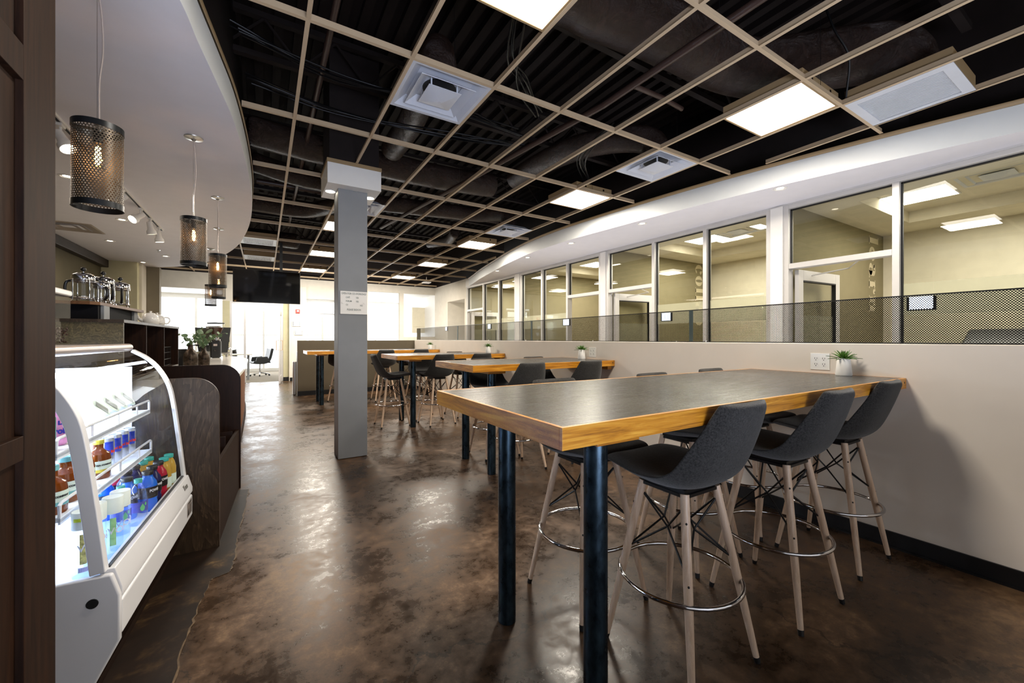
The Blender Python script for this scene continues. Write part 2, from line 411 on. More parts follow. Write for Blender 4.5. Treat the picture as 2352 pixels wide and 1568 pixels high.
# ---------------- curved soffits
LT = [(-2.1,-2.5),(-1.45,-1.2),(-.95,.2),(-.62,1.1),(-.44,1.9),(-.335,2.43),(-.30,2.72),(-.25,3.08),(-.19,3.55),(-.145,4.2),(-.12,4.95),(-.12,5.7),(-.165,6.6),(-.26,7.5),(-.40,8.4),(-.63,9.34),(-.95,10.3),(-1.4,11.16),(-2.05,11.78),(-2.9,12.2)]
RT = [(5.6,-2.5),(5.3,-.8),(5.12,0),(4.934,.612),(4.717,1.396),(4.47,2.5),(4.31,3.6),(4.21,4.6),(4.17,5.3),(4.20,6.2),(4.36,7.3),(4.57,8.3),(4.86,9.6),(5.10,10.5),(5.27,11.2)]
def soffit(curve, xw, nm_edge, top=3.06, bot=2.85, y_end=None):
    C_ = smooth_path([(a,b,0) for a,b in curve], 5)
    m = MB()
    m.strip([[(p.x,p.y,bot),(xw,p.y,bot)] for p in C_])              # underside
    m.strip([[(p.x,p.y,top),(xw,p.y,top)] for p in C_])              # upper side, dark from above
    struct('ceiling', m, M['soffit'])
    e = MB(); e.strip([[(p.x,p.y,bot),(p.x,p.y,top)] for p in C_]); struct('trim_2', e, M['soffit_edge'])
    s = -.012 if xw > 0 else .012
    k = MB(); k.strip([[(p.x+s,p.y,top-.002),(p.x+s,p.y,top+.035),(p.x-s,p.y,top+.035)] for p in C_]); struct('trim_3', k, M['fixture'], solid=.004)
soffit(LT, -4.2, 'l')
soffit(RT, 5.5, 'r')
# dark bulkhead above the left soffit edge and over the storefront
CL = smooth_path([(a,b,0) for a,b in LT], 4)
bk = MB(); bk.strip([[(p.x-.10,p.y,3.06),(p.x-.10,p.y,4.3)] for p in CL]); struct('wall_left', bk, M['plenum'], solid=.02)
CR = smooth_path([(a,b,0) for a,b in RT], 4)
bk = MB(); bk.strip([[(p.x+.55,p.y,3.06),(p.x+.55,p.y,4.3)] for p in CR]); struct('wall_right', bk, M['plenum'], solid=.02)
# ---------------- storefront wall with piers
P = MB()
for y0, y1 in ((2.427,2.563),(5.339,5.469),(8.211,8.409)): P.bx(5.21, 5.33, y0, y1, 0, 2.829)
P.bx(5.24, 5.34, -2.6, 11.3, 2.83, 3.05)
struct('wall_right', P, M['white'])
w = MB().bx(5.27, 5.40, 11.217, 11.44, 0, 3.1).bx(5.27,5.40,12.80,14.0,0,3.1).bx(5.27,5.40,11.44,12.80,2.5,3.1)
struct('wall_right', w, M['wall'])
struct('wall_right', B(5.27,5.5,-2.6,14.1,3.1,4.3), M['plenum'])
# alcove with a door beyond the storefront
struct('wall_right', MB().bx(6.3,6.4,11.3,12.9,0,2.6).bx(5.4,6.3,11.35,11.44,0,2.5).bx(5.4,6.3,12.80,12.9,0,2.5).bx(5.4,6.3,11.4,12.85,2.5,2.6), M['wall'])
struct('baseboard_far', B(4.05,5.26,13.97,13.995,0,.1), M['baseboard'])
# offices: partitions, back wall, tray ceilings
OFF = [(-2.6,2.43),(2.56,5.34),(5.47,8.21),(8.41,11.22)]
pr = MB()
for y0 in (2.43,5.34,8.21,11.22): pr.bx(5.33, 8.35, y0, y0+.12, 0, 3.06)
struct('wall_office', pr, M['olive'])
struct('wall_office', B(8.35,8.5,-2.6,11.4,0,3.1), M['office'])
for y0, y1 in OFF:
    a, b = max(y0,-2.6)+.5, y1-.48
    m = MB().bx(5.33,5.95,y0,y1,2.88,3.04).bx(7.65,8.35,y0,y1,2.88,3.04).bx(5.95,7.65,y0,a,2.88,3.04).bx(5.95,7.65,b,y1,2.88,3.04)
    m.bx(5.33,8.35,y0,y1,3.03,3.07)
    struct('ceiling', m, M['office'])
# storefront bays -------------------------------------------------------------
def bay(n, jl, jr, mull, door, z1=2.83):
    """n: bay number; jl/jr: far and near jamb; mull: mullion far edges; door: (far,near) of the door opening"""
    fr = MB(); d = .055
    fr.bx(5.225,5.335,jl-d,jl,0,z1).bx(5.225,5.335,jr,jr+d,0,z1).bx(5.226,5.334,jr+d,jl-d,z1-.045,z1)
    for y in mull: fr.bx(5.224,5.336,y-d,y,0,z1-.044)
    fr.bx(5.227,5.333,door[1],door[0],2.085,2.145)
    edges = [jl] + list(mull) + [jr+d]
    root = fr.build('window_%d' % n, M['alu'], kind='structure', bev=.003)
    g = MB()
    for i in range(len(edges)-1):
        y1, y0 = edges[i]-d, edges[i+1]
        isd = abs(edges[i]-d - door[0]) < .06 or abs(y1-door[0]) < .12
        zb = 2.145 if isd else .08
        if not isd: fr2 = B(5.23,5.33,y0,y1,0,.08).build('sill', M['alu'], root)
        B(5.283,5.289,y0,y1,zb,z1-.045).build('glass', M['glass'], root)
        gk = MB().bx(5.272,5.30,y1-.012,y1,zb,z1-.045).bx(5.272,5.30,y0,y1,z1-.058,z1-.045)
        gk.build('gasket', M['gasket'], root)
        if not isd:
            B(5.290,5.292,y0,y1,1.50,1.80).build('frosted_band', M['frost'], root)
    return root
bay(1, 2.426, -2.5, (1.455,.30,-.85), (2.371,1.455))
bay(2, 5.338, 2.564, (4.334,3.456), (5.283,4.334))
bay(3, 8.21, 5.47, (7.344,6.466), (6.411,5.525))
bay(4, 11.217, 8.41, (10.156,9.271), (11.162,10.156))
def office_door(n, y, hinge_x=5.34, w=.93, ang=4):
    a = math.radians(ang); R = Matrix.Rotation(-a, 3, 'Z')
    def loc(m):
        m.v = [R @ p + Vector((hinge_x,y,0)) for p in m.v]; return m
    fr = MB(); t = .022
    fr.bx(0,.10,-t,t,.01,2.08).bx(w-.10,w,-t,t,.01,2.08).bx(.1,w-.1,-t,t,1.96,2.08).bx(.1,w-.1,-t,t,.01,.22)
    root = loc(fr).build('door_%d' % n, M['alu'], kind='structure', bev=.003)
    loc(MB().bx(.1,w-.1,-.004,.004,.22,1.96)).build('glass', M['glass'], root)
    loc(MB().bx(.1,w-.1,.005,.006,.22,1.55)).build('frosted_band', M['frost'], root)
    loc(MB().bx(w-.108,w-.1,-.024,.024,.22,1.96).bx(.1,w-.1,-.024,.024,1.945,1.96)).build('gasket', M['gasket'], root)
    loc(MB().tube([(.28,-.02,2.03),(.55,-.28,2.10)],.008,6).tube([(.55,-.28,2.10),(.02,-.6,2.10)],.008,6)).build('closer_arm', M['alu'], root)
    loc(MB().tube([(w-.05,-.03,.9),(w-.05,-.08,.9),(w-.05,-.08,1.2),(w-.05,-.03,1.2)],.009,6)).build('door_handle', M['alu'], root)
office_door(1, 2.335)
office_door(2, 5.25)
office_door(3, 11.12)
# door in the alcove
r = MB().bx(6.24,6.3,11.75,12.6,0,2.12).build('door_4', M['white'], kind='structure', bev=.004)
B(6.232,6.24,11.87,12.48,1.1,1.98).build('glass', M['olive'], r)
# lettering on the office partitions: bold serif letters turned to read downwards
def ell(m, cx, cy, ro, ri, a0=0, a1=360, n=26):
    rows = []
    for i in range(n+1):
        a = math.radians(a0+(a1-a0)*i/n); c, s = math.cos(a), math.sin(a)
        rows.append([(cx+ro[0]*c, cy+ro[1]*s, 0), (cx+ri[0]*c, cy+ri[1]*s, 0)])
    m.strip(rows)
def rect(m, x0, x1, y0, y1): m.add([(x0,y0,0),(x1,y0,0),(x1,y1,0),(x0,y1,0)], [(0,1,2,3)])
def ball(m, cx, cy, r): ell(m, cx, cy, (r,r), (0.001,0.001), n=16)
def glyph(ch):
    m = MB(); w = 1.0
    if ch == 'l': rect(m,.1,.44,0,1.5); rect(m,0,.54,0,.08); rect(m,0,.12,1.42,1.5); w = .6
    elif ch == 'o': ell(m,.48,.5,(.46,.52),(.13,.47)); w = 1.02
    elif ch == 'c': ell(m,.48,.5,(.46,.52),(.13,.47),55,320); ball(m,.72,.76,.15); w = .94
    elif ch == 'e': ell(m,.48,.5,(.46,.52),(.13,.47),0,325); rect(m,.2,.93,.46,.54); w = 1.0
    elif ch == 'a':
        ell(m,.42,.27,(.40,.28),(.10,.22)); rect(m,.5,.84,0,.72); ball(m,.2,.74,.15); ell(m,.46,.7,(.38,.32),(.05,.27),0,180); rect(m,.8,.98,0,.08); w = 1.05
    elif ch == 'r': rect(m,.1,.44,0,1); rect(m,0,.56,0,.08); rect(m,0,.12,.92,1); ball(m,.74,.8,.17); ell(m,.64,.66,(.26,.36),(.2,.28),40,180); w = .95
    elif ch == 'n': rect(m,.1,.44,0,1); rect(m,0,.54,0,.08); rect(m,.66,1.0,0,.66); rect(m,.58,1.1,0,.08); ell(m,.70,.66,(.30,.36),(.04,.28),0,180); rect(m,0,.12,.92,1); w = 1.18
    elif ch == 'b': rect(m,.1,.44,0,1.5); ell(m,.54,.5,(.46,.52),(.12,.47)); rect(m,0,.12,1.42,1.5); w = 1.08
    elif ch == 't': rect(m,.2,.54,0,1.35); rect(m,0,.75,.9,1.0); rect(m,.4,.8,0,.08); w = .85
    return m, w
def word(s, y, x0, z0, size, label):
    out = MB(); adv = 0
    for ch in s:
        m, w = glyph(ch)
        # reading direction is down (-Z), letter tops point to +X, face looks toward -Y
        out.add([(x0 + p.y*size, y, z0 - (adv+p.x)*size) for p in m.v], m.f); adv += w + .06
    o = out.build('wall_lettering', M['letters']); o.data.shade_flat(); tag(o, label, 'lettering')
word('learn', 2.4290, 7.79, 2.83, .235, 'pale word learn running down the olive wall of the nearest office')
word('collab', 5.3390, 7.82, 2.85, .235, 'pale word collab running down the olive wall of the second office')
word('create', 8.2090, 7.80, 2.75, .235, 'pale letters running down the olive wall of the third office, half hidden by a pier')
# ---------------- back wall with doors and openings
bw = MB().bx(-4.2,5.4,14.0,14.15,2.85,3.1).bx(-4.2,-2.6,14.0,14.15,0,2.85).bx(-2.6,-1.0,14.0,14.15,2.65,2.85)
bw.bx(.64,1.10,13.86,14.15,0,2.85).bx(-1.0,.64,14.0,14.15,2.34,2.85).bx(1.10,2.30,14.0,14.15,2.5,2.85).bx(2.3,2.95,14.0,14.15,0,2.85)
bw.bx(4.0,4.14,14.0,14.15,0,2.85).bx(2.95,4.0,14.0,14.15,0,1.1).bx(4.14,5.4,14.0,14.15,0,1.34)
struct('wall_back', bw, M['wall'])
struct('wall_back', B(-1.0,-.83,13.98,14.15,0,2.34).bx(.49,.64,13.98,14.15,0,2.34), M['pale'])
struct('baseboard_back', B(.66,1.10,13.845,13.86,0,.11).bx(.49,.655,13.96,13.98,0,.12), M['baseboard'])
# front-of-house doorway to the bright meeting room
fr = MB().bx(-.83,-.78,14.0,14.1,0,2.34).bx(-.50,-.445,14.0,14.1,0,2.28).bx(.435,.49,14.0,14.1,0,2.34).bx(-.78,.435,14.001,14.099,2.28,2.34).bx(-.445,.435,14.0,14.1,2.085,2.14)
r = fr.build('window_5', M['alu'], kind='structure')
B(-.78,-.50,14.04,14.05,.05,2.28).build('glass', M['glass'], r); B(-.445,.435,14.04,14.05,2.14,2.28).build('glass', M['glass'], r)
def leaf(n, hx, hy, w, ang, mat='alu'):
    a = math.radians(ang); R = Matrix.Rotation(a, 3, 'Z')
    def loc(m): m.v = [R @ p + Vector((hx,hy,0)) for p in m.v]; return m
    fr = MB().bx(0,.10,-.02,.02,.01,2.07).bx(w-.1,w,-.02,.02,.01,2.07).bx(.1,w-.1,-.02,.02,1.96,2.07).bx(.1,w-.1,-.02,.02,.01,.2)
    root = loc(fr).build('door_%d' % n, M[mat], kind='structure')
    loc(MB().bx(.1,w-.1,-.004,.004,.2,1.96)).build('glass', M['glass'], root)
    for s in (-1,1):
        loc(MB().tube([(w-.05,.02*s,.95),(w-.05,.075*s,.95),(w-.05,.075*s,1.22),(w-.05,.02*s,1.22)],.011,6)).build('door_handle', M['tee'], root)
    return root
leaf(5, .43, 14.02, .90, -94)
fr = MB().bx(1.18,1.24,14.0,14.1,0,2.42).bx(2.24,2.30,14.0,14.1,0,2.42).bx(1.24,2.24,14.001,14.099,2.36,2.42).bx(1.24,2.24,14.001,14.099,2.08,2.14)
r = fr.build('window_6', M['alu'], kind='structure'); B(1.24,2.24,14.04,14.05,2.14,2.36).build('glass', M['glass'], r)
leaf(6, 1.25, 14.1, 1.0, 8)
# far rooms beyond the back wall: window wall to the daylight
fw = MB().bx(-4.2,7.5,18.6,18.75,0,.12).bx(-4.2,7.5,18.6,18.75,2.75,4.4)
for x in (-4.2,-3.2,-2.15,-1.1,-.05,1.0,2.05,3.1,4.2,5.2,6.2,7.4): fw.bx(x,x+.07,18.61,18.74,.12,2.75)
fw.bx(-4.2,7.5,18.63,18.70,1.40,1.43)
struct('wall_back', fw, M['white'])
struct('ceiling', B(-4.2,7.5,14.15,18.9,2.9,3.0), M['white'])
struct('wall_back', MB().bx(5.45,5.55,14.15,18.6,0,2.9).bx(2.55,2.65,14.15,18.6,0,2.9), M['white'])
struct('wall_back', MB().bx(4.95,5.45,15.6,15.7,1.5,2.5).bx(4.95,5.45,15.58,15.7,1.75,1.76), M['office'])
# ================================================================== CEILING GRID, FIXTURES, PLENUM
def interp(curve, y):
    for (a,b),(c,d) in zip(curve, curve[1:]):
        if b <= y <= d: return a + (c-a)*(y-b)/(d-b)
    return curve[0][0] if y < curve[0][1] else curve[-1][0]
ZG = 3.10
tn = 4
def tee(p0, p1, along):
    global tn
    m = MB(); w = .0125
    if along == 'y':
        x = p0[0]; m.bx(x-w,x+w,p0[1],p1[1],ZG,ZG+.003).bx(x-.0035,x+.0035,p0[1],p1[1],ZG+.003,ZG+.042)
    else:
        y = p0[1]; m.bx(p0[0],p1[0],y-w,y+w,ZG-.0005,ZG+.0028).bx(p0[0],p1[0],y-.0035,y+.0035,ZG+.0028,ZG+.042)
    struct('trim_%d' % tn, m, M['tee']); tn += 1
GX = [.826+.61*k for k in range(-4,7)]
GY = [1.38+1.225*k for k in range(-3,11)]
for y in GY:
    tee((interp(LT,y)+.02, y), (min(interp(RT,y)-.02, 5.2), y), 'x')
for x in GX:
    ys = [-2.5+.05*i for i in range(330)]
    run = [y for y in ys if interp(LT,y)+.03 < x < interp(RT,y)-.03 and y < 13.95]
    # split in runs, and around the boxed column
    segs = []; s0 = None; prev = None
    for y in run:
        if s0 is None: s0 = y
        elif y-prev > .06: segs.append((s0,prev)); s0 = y
        prev = y
    if s0 is not None: segs.append((s0,prev))
    for a, b in segs:
        if abs(x-.826) < .01: tee((x,a),(x,4.46),'y'); tee((x,5.0),(x,b),'y')
        else: tee((x,a),(x,b),'y')
# --- light panels
def sq(cx, cy, h, z): return [(cx-h,cy-h,z),(cx+h,cy-h,z),(cx+h,cy+h,z),(cx-h,cy+h,z)]
def frustum(m, h0, z0, h1, z1):
    m.add(sq(0,0,h0,z0)+sq(0,0,h1,z1), [(0,1,5,4),(1,2,6,5),(2,3,7,6),(3,0,4,7)])
proto = thing('ceiling_light', 'x', 'ceiling light', (0,0,0), 0, 'square light panels in the open ceiling grid')
m = MB(); frustum(m,.293,.004,.293,.105); m.add(sq(0,0,.293,.105),[(0,1,2,3)]); frustum(m,.293,.004,.28,.004)
m.build('housing', M['fixture'], proto)
MB().add(sq(0,0,.281,.010),[(3,2,1,0)]).build('diffuser_panel', M['light'], proto)
for sx in (-1,1): MB().bx(sx*.15-.012,sx*.15+.012,-.296,-.29,.06,.085).build('clip', M['chrome'], proto)
LAB = ['brightest light panel, cut off by the top edge of the picture above the near table',
 'glowing light panel beside the white return grille, right side of the ceiling',
 'light panel beyond the nearest right-hand diffuser, close to the long white soffit',
 'light panel in the right-hand row, just beyond the two square air diffusers',
 'light panel in the right-hand row, second from the far end',
 'farthest light panel of the right-hand row, near the back wall',
 'light panel half hidden behind the top of the grey column',
 'light panel left of the column, middle one of the three',
 'farthest light panel left of the column, right of the television']
for i, (x,y) in enumerate(((1.131,1.69),(3.571,1.69),(3.571,4.14),(3.571,7.2),(3.571,9.65),(3.571,12.1),(1.131,7.2),(1.131,9.65),(1.131,12.1))):
    if i == 0: proto.location = (x,y,ZG); proto['label'] = LAB[0]
    else: dup(proto, (x,y,ZG), 0, LAB[i])
# --- square air diffusers
dif = thing('air_diffuser', 'x', 'air vent', (0,0,0), 0, 'square pyramid air diffusers in the ceiling')
m = MB(); frustum(m,.297,.0,.27,.002); frustum(m,.27,.002,.20,.06); m.add(sq(0,0,.20,.06),[(0,1,2,3)]); m.build('frame', M['vent'], dif)
MB().cyl((0,0,.052),(0,0,.056),.125,n=28).build('neck', M['vent_d'], dif)
m = MB(); frustum(m,.205,-.008,.135,.045); frustum(m,.205,-.008,.207,-.005); frustum(m,.207,-.005,.138,.048); m.build('cone', M['vent'], dif)
m = MB(); frustum(m,.125,-.012,.012,-.048); m.add(sq(0,0,.012,-.048),[(3,2,1,0)]); frustum(m,.125,-.012,.125,-.009); frustum(m,.125,-.009,.05,.02); m.build('centre_plate', M['vent'], dif)
m = MB()
for a, b in ((-1,-1),(1,-1),(1,1),(-1,1)): m.bx(a*.10-.005,a*.10+.005,b*.10-.005,b*.10+.005,-.008,.055)
m.build('bracket', M['vent'], dif)
DL = ['large white pyramid air diffuser in front of the column top',
      'white pyramid air diffuser at right, above the long white soffit',
      'third white pyramid air diffuser at right, between two light panels',
      'white air diffuser half hidden behind the boxed column top']
for i, (x,y) in enumerate(((1.131,2.908),(3.571,2.908),(3.571,5.97),(1.131,5.97))):
    if i == 0: dif.location = (x,y,ZG); dif['label'] = DL[0]
    else: dup(dif, (x,y,ZG), 0, DL[i])
# --- return grilles
rg = thing('return_grille', 'large white louvred return grille at the right edge of the ceiling', 'air vent', (4.19,1.073,ZG), 0, 'louvred return grilles')
m = MB(); frustum(m,.293,.004,.293,.11); m.build('housing', M['fixture'], rg)
m = MB(); frustum(m,.297,.0,.297,.006); frustum(m,.297,.0,.235,.0); frustum(m,.235,.0,.235,.03); m.build('frame', M['vent'], rg)
m = MB()
for k in range(22):
    x = -.229+k*.0211; m.bx(x,x+.0135,-.235,.235,.004,.014)
m.build('louvre', M['vent'], rg); MB().add(sq(0,0,.235,.03),[(0,1,2,3)]).build('backing', M['vent_d'], rg)
dup(rg, (-.089,9.04,ZG), 0, 'louvred return grille at left of the ceiling, nearer of the two before the television')
dup(rg, (-.089,10.90,ZG), 0, 'louvred return grille at left of the ceiling, farther of the two, above the television')
# --- insulated ducts
def duct(name, pts, r, label, n=22, k=7):
    P_ = smooth_path(pts, k)
    R_ = [r*(1+random.uniform(-.025,.025)) for _ in P_]
    m = MB().tube(P_, R_, n, jit=.010)
    o = m.build(name, M['duct'], ang=80); o.modifiers.new('sub','SUBSURF').render_levels = 1
    return tag(o, label, 'air duct')
duct('air_duct', [(-.1,2.2,3.62),(.9,2.12,3.62),(1.8,2.1,3.60),(2.7,2.0,3.58),(3.45,1.92,3.56),(3.9,1.55,3.56),(4.17,1.2,3.5),(4.19,1.09,3.22)], .22, 'big foil-wrapped duct crossing above the near lights to the right-hand return grille', k=9)
duct('air_duct', [(1.131,2.908,3.175),(1.131,2.93,3.38),(1.18,3.12,3.55),(1.27,3.6,3.60),(1.34,4.3,3.58),(1.33,5.05,3.57)], .135, 'foil-wrapped duct rising from the large diffuser before the column')
duct('air_duct', [(-.18,5.28,3.55),(.5,5.4,3.55),(1.5,5.42,3.54),(2.2,5.38,3.53),(2.95,5.3,3.54)], .165, 'long foil-wrapped duct running left to right behind the boxed column top')
duct('air_duct', [(3.05,4.98,3.54),(3.05,4.2,3.52),(3.15,3.6,3.50),(3.4,3.2,3.48),(3.56,2.95,3.38),(3.571,2.91,3.175)], .14, 'foil-wrapped duct bending down to the right-hand pyramid diffuser')
duct('air_duct', [(-.4,7.9,3.5),(.6,7.9,3.5),(1.3,7.0,3.5),(2.5,6.7,3.5),(3.2,6.5,3.48),(3.55,6.05,3.4),(3.571,5.97,3.175)], .13, 'dark foil-wrapped duct far back, feeding the third diffuser')
duct('air_duct', [(-.16,6.2,3.55),(.35,6.3,3.5),(.8,6.2,3.44),(1.05,6.05,3.36),(1.131,5.97,3.175)], .13, 'crinkled foil duct left of the column, bending to the hidden diffuser')
duct('air_duct', [(-.6,10.5,3.5),(-.3,10.2,3.45),(.2,9.8,3.35),(.62,9.6,3.30)], .16, 'bulging foil duct between the two left-hand return grilles and a light panel')
duct('air_duct', [(3.3,9.2,3.5),(3.4,8.7,3.45),(3.45,8.3,3.42),(3.42,7.9,3.5)], .10, 'silvery flexible duct between far right-hand light panels')
# --- pipes, cables, joists
def pipe(pts, r, label, name='ceiling_pipe', mat='pipe', cat='pipe'):
    return tag(MB().tube(pts, r, 10).build(name, M[mat], ang=60), label, cat)
pipe([(.42,-1,3.55),(.42,3.4,3.55),(.42,9.5,3.55)], .024, 'brown sprinkler pipe running away left of the boxed column')
pipe([(2.56,-1,3.30),(2.52,2.6,3.30),(2.27,4.5,3.30),(1.82,7.6,3.30)], .028, 'brown sprinkler pipe passing in front of the big duct at right')
pipe([(2.56,2.3,3.32),(2.9,2.3,3.33),(3.2,2.32,3.33)], .02, 'short branch pipe off the right-hand sprinkler pipe')
pipe([(-.1,7.45,3.72),(2,7.45,3.72),(4.2,7.45,3.72)], .04, 'dark pipe running left to right far back above the grid')
jn = 0
JL = ['dark open-web steel joist across the roof before the near light', 'dark open-web steel joist behind the large air diffuser','dark open-web steel joist over the boxed column','dark open-web steel joist just behind the boxed column','dark open-web steel joist above the middle tables','dark open-web steel joist above the farthest table','dark open-web steel joist nearest the back wall']
for jy in (.9,2.6,4.3,6.35,8.0,9.7,11.6):
    m = MB().bx(-.4,4.9,jy-.03,jy+.03,4.15,4.2).bx(-.4,4.9,jy-.03,jy+.03,3.78,3.83)
    x = -.3; up = True
    while x < 4.7:
        m.cyl((x,jy,3.82 if up else 4.16),(x+.3,jy,4.16 if up else 3.82),.012,n=6); x += .3; up = not up
    tag(m.build('roof_joist', M['plenum']), JL[jn], 'joist'); jn += 1
CB = [([(-.17,3.3,3.36),(.5,3.45,3.32),(1.3,3.4,3.35),(2.2,3.5,3.36)],'sagging bundle of black cables before the column'),
      ([(-.10,3.95,3.40),(.6,4.0,3.33),(1.6,3.85,3.32),(2.35,3.7,3.36)],'long bundle of black cables running over the large diffuser'),
      ([(.9,1.0,3.28),(1.4,2.3,3.26),(1.75,2.7,3.28),(2.1,3.0,3.30)],'loose black cables under the roof right of the large diffuser'),
      ([(2.75,2.75,3.26),(2.95,3.4,3.24),(3.5,3.9,3.28),(4.1,4.4,3.30)],'black cables looping behind the right-hand sprinkler pipe')]
for pts, lb in CB:
    m = MB()
    for k in range(5):
        q = [(a+random.uniform(-.05,.05), b+random.uniform(-.06,.06), c+random.uniform(-.03,.03)) for a,b,c in pts]
        m.tube(smooth_path(q,6), .0075, 6)
    tag(m.build('cable_bundle', M['wire'], ang=60), lb, 'cables')
hw = MB()
tag(MB().tube(smooth_path([(3.62,1.42,3.9),(3.66,1.35,3.6),(3.78,1.3,3.4),(3.9,1.36,3.16)],6),.008,6).build('flexible_conduit', M['wire']), 'thin flexible conduit hanging beside the near right light panel', 'conduit')
for y in GY[2:9]:
    for x in (GX[4]+.3, GX[6]+.2, GX[8]+.25):
        hw.tube([(x,y,ZG+.04),(x+random.uniform(-.03,.03),y,4.2)], .0016, 4, caps=False)
o = hw.build('hanger_wire', M['wire']); o['kind'] = 'structure'; o.name = 'trim_90'
# boxed top above the column and its white collar
struct('wall_column_top', B(.565,1.055,4.48,4.98,3.1,4.3), M['plenum'])
# ================================================================== COLUMN, TABLES, STOOLS, VASES
col = thing('column', 'grey painted square column with a white boxed collar at the ceiling', 'column', (.81,4.73,0))
MB().bx(.662,.958,4.59,4.87,0.004,2.86).build('shaft', M['column'], col, bev=.004, world=col)
MB().bx(.545,1.075,4.465,4.995,2.85,3.06).build('collar', M['white'], col, bev=.002, world=col)
MB().bx(.54,1.08,4.46,5.0,3.06,3.098).build('top_trim', M['fixture'], col, world=col)
for x, y in ((.605,4.73),(1.01,4.73),(.81,4.53)):
    if y < 4.6: continue
    q = MB().cyl((x,y,2.846),(x,y,2.851),.048,n=20).build('downlight', M['spot'], col, world=col)
    MB().torus((x,y,2.848),.052,.006,20,6).build('rim', M['white'], q, world=col)
sg = thing('notice_board', 'white square notice on the column about co-working spaces', 'sign', (.8185,4.59,1.53))
MB().bx(.682,.955,4.578,4.589,1.53,1.774).build('board', M['ceramic_m'], sg, bev=.003, world=sg)
lines = [('OPEN FOR CO-WORKING?',.8185,1.748,'CENTER',.0285),('CAF\u00c9',.737,1.708,'LEFT',.024),('YES',.838,1.706,'LEFT',.024),('FORUM',.737,1.668,'LEFT',.024),('YES',.838,1.666,'LEFT',.024),('C3',.737,1.629,'LEFT',.024),('NO',.88,1.625,'LEFT',.024),('PLEASE SIGN IN',.8185,1.578,'CENTER',.028)]
for s, x, z, al, sz in lines:
    text('lettering', s, sz, M['ink'], Vector((x-.8185,-.0128,z-1.53)), F_NEGY, sg, .0004, al, .0004, .72)
for x in (.708,.928): MB().cyl((x,4.578,1.652),(x,4.573,1.652),.012,n=16).build('fixing_stud', M['ceramic_m'], sg, world=sg)
# ---------------- tables
def make_table(x0, x1, yc, label, legx):
    t = thing('bar_table', label, 'table', ((x0+x1)/2, yc, 0), 0, 'high oak-edged tables along the low wall')
    y0, y1 = yc-.455, yc+.455
    m = MB(); e = .013
    m.bx(x0,x1,y0,y0+e,.9735,1.035).bx(x0,x1,y1-e,y1,.9735,1.035).bx(x0,x0+e,y0+e,y1-e,.9735,1.035).bx(x1-e,x1,y0+e,y1-e,.9735,1.035).bx(x0+e,x1-e,y0+e,y1-e,.9735,1.02)
    m.build('tabletop', M['oak'], t, bev=.0012, world=t)
    MB().bx(x0+e,x1-e,y0+e,y1-e,1.02,1.0345).build('top_inlay', M['top'], t, world=t)
    for ly in (yc-.295, yc+.28):
        q = MB().lathe([(.040,.002),(.0395,.93),(.0395,.95)], (legx,ly,0), 28).build('leg', M['steel'], t, world=t)
    MB().bx(legx-.09,legx+.09,yc-.40,yc+.40,.948,.9735).build('leg_batten', M['oak'], t, bev=.001, world=t)
    MB().bx(x1-.07,x1-.012,yc-.42,yc+.42,.935,.9735).build('wall_cleat', M['oak'], t, bev=.001, world=t)
    MB().cyl((x1-.03,y0+.001,1.01),(x1-.03,y0-.0008,1.01),.006,n=12).build('screw_cover', M['tip'], t, world=t)
    return t
make_table(.67,3.268,1.30,'nearest oak-edged high table with a black top, filling the right foreground',.937)
make_table(1.555,3.268,3.66,'second high table from the camera, directly behind the nearest one',1.827)
make_table(1.56,3.268,6.03,'third high table from the camera, right of the grey column',1.83)
make_table(.68,3.268,8.84,'farthest high table, partly hidden behind the grey column',.94)
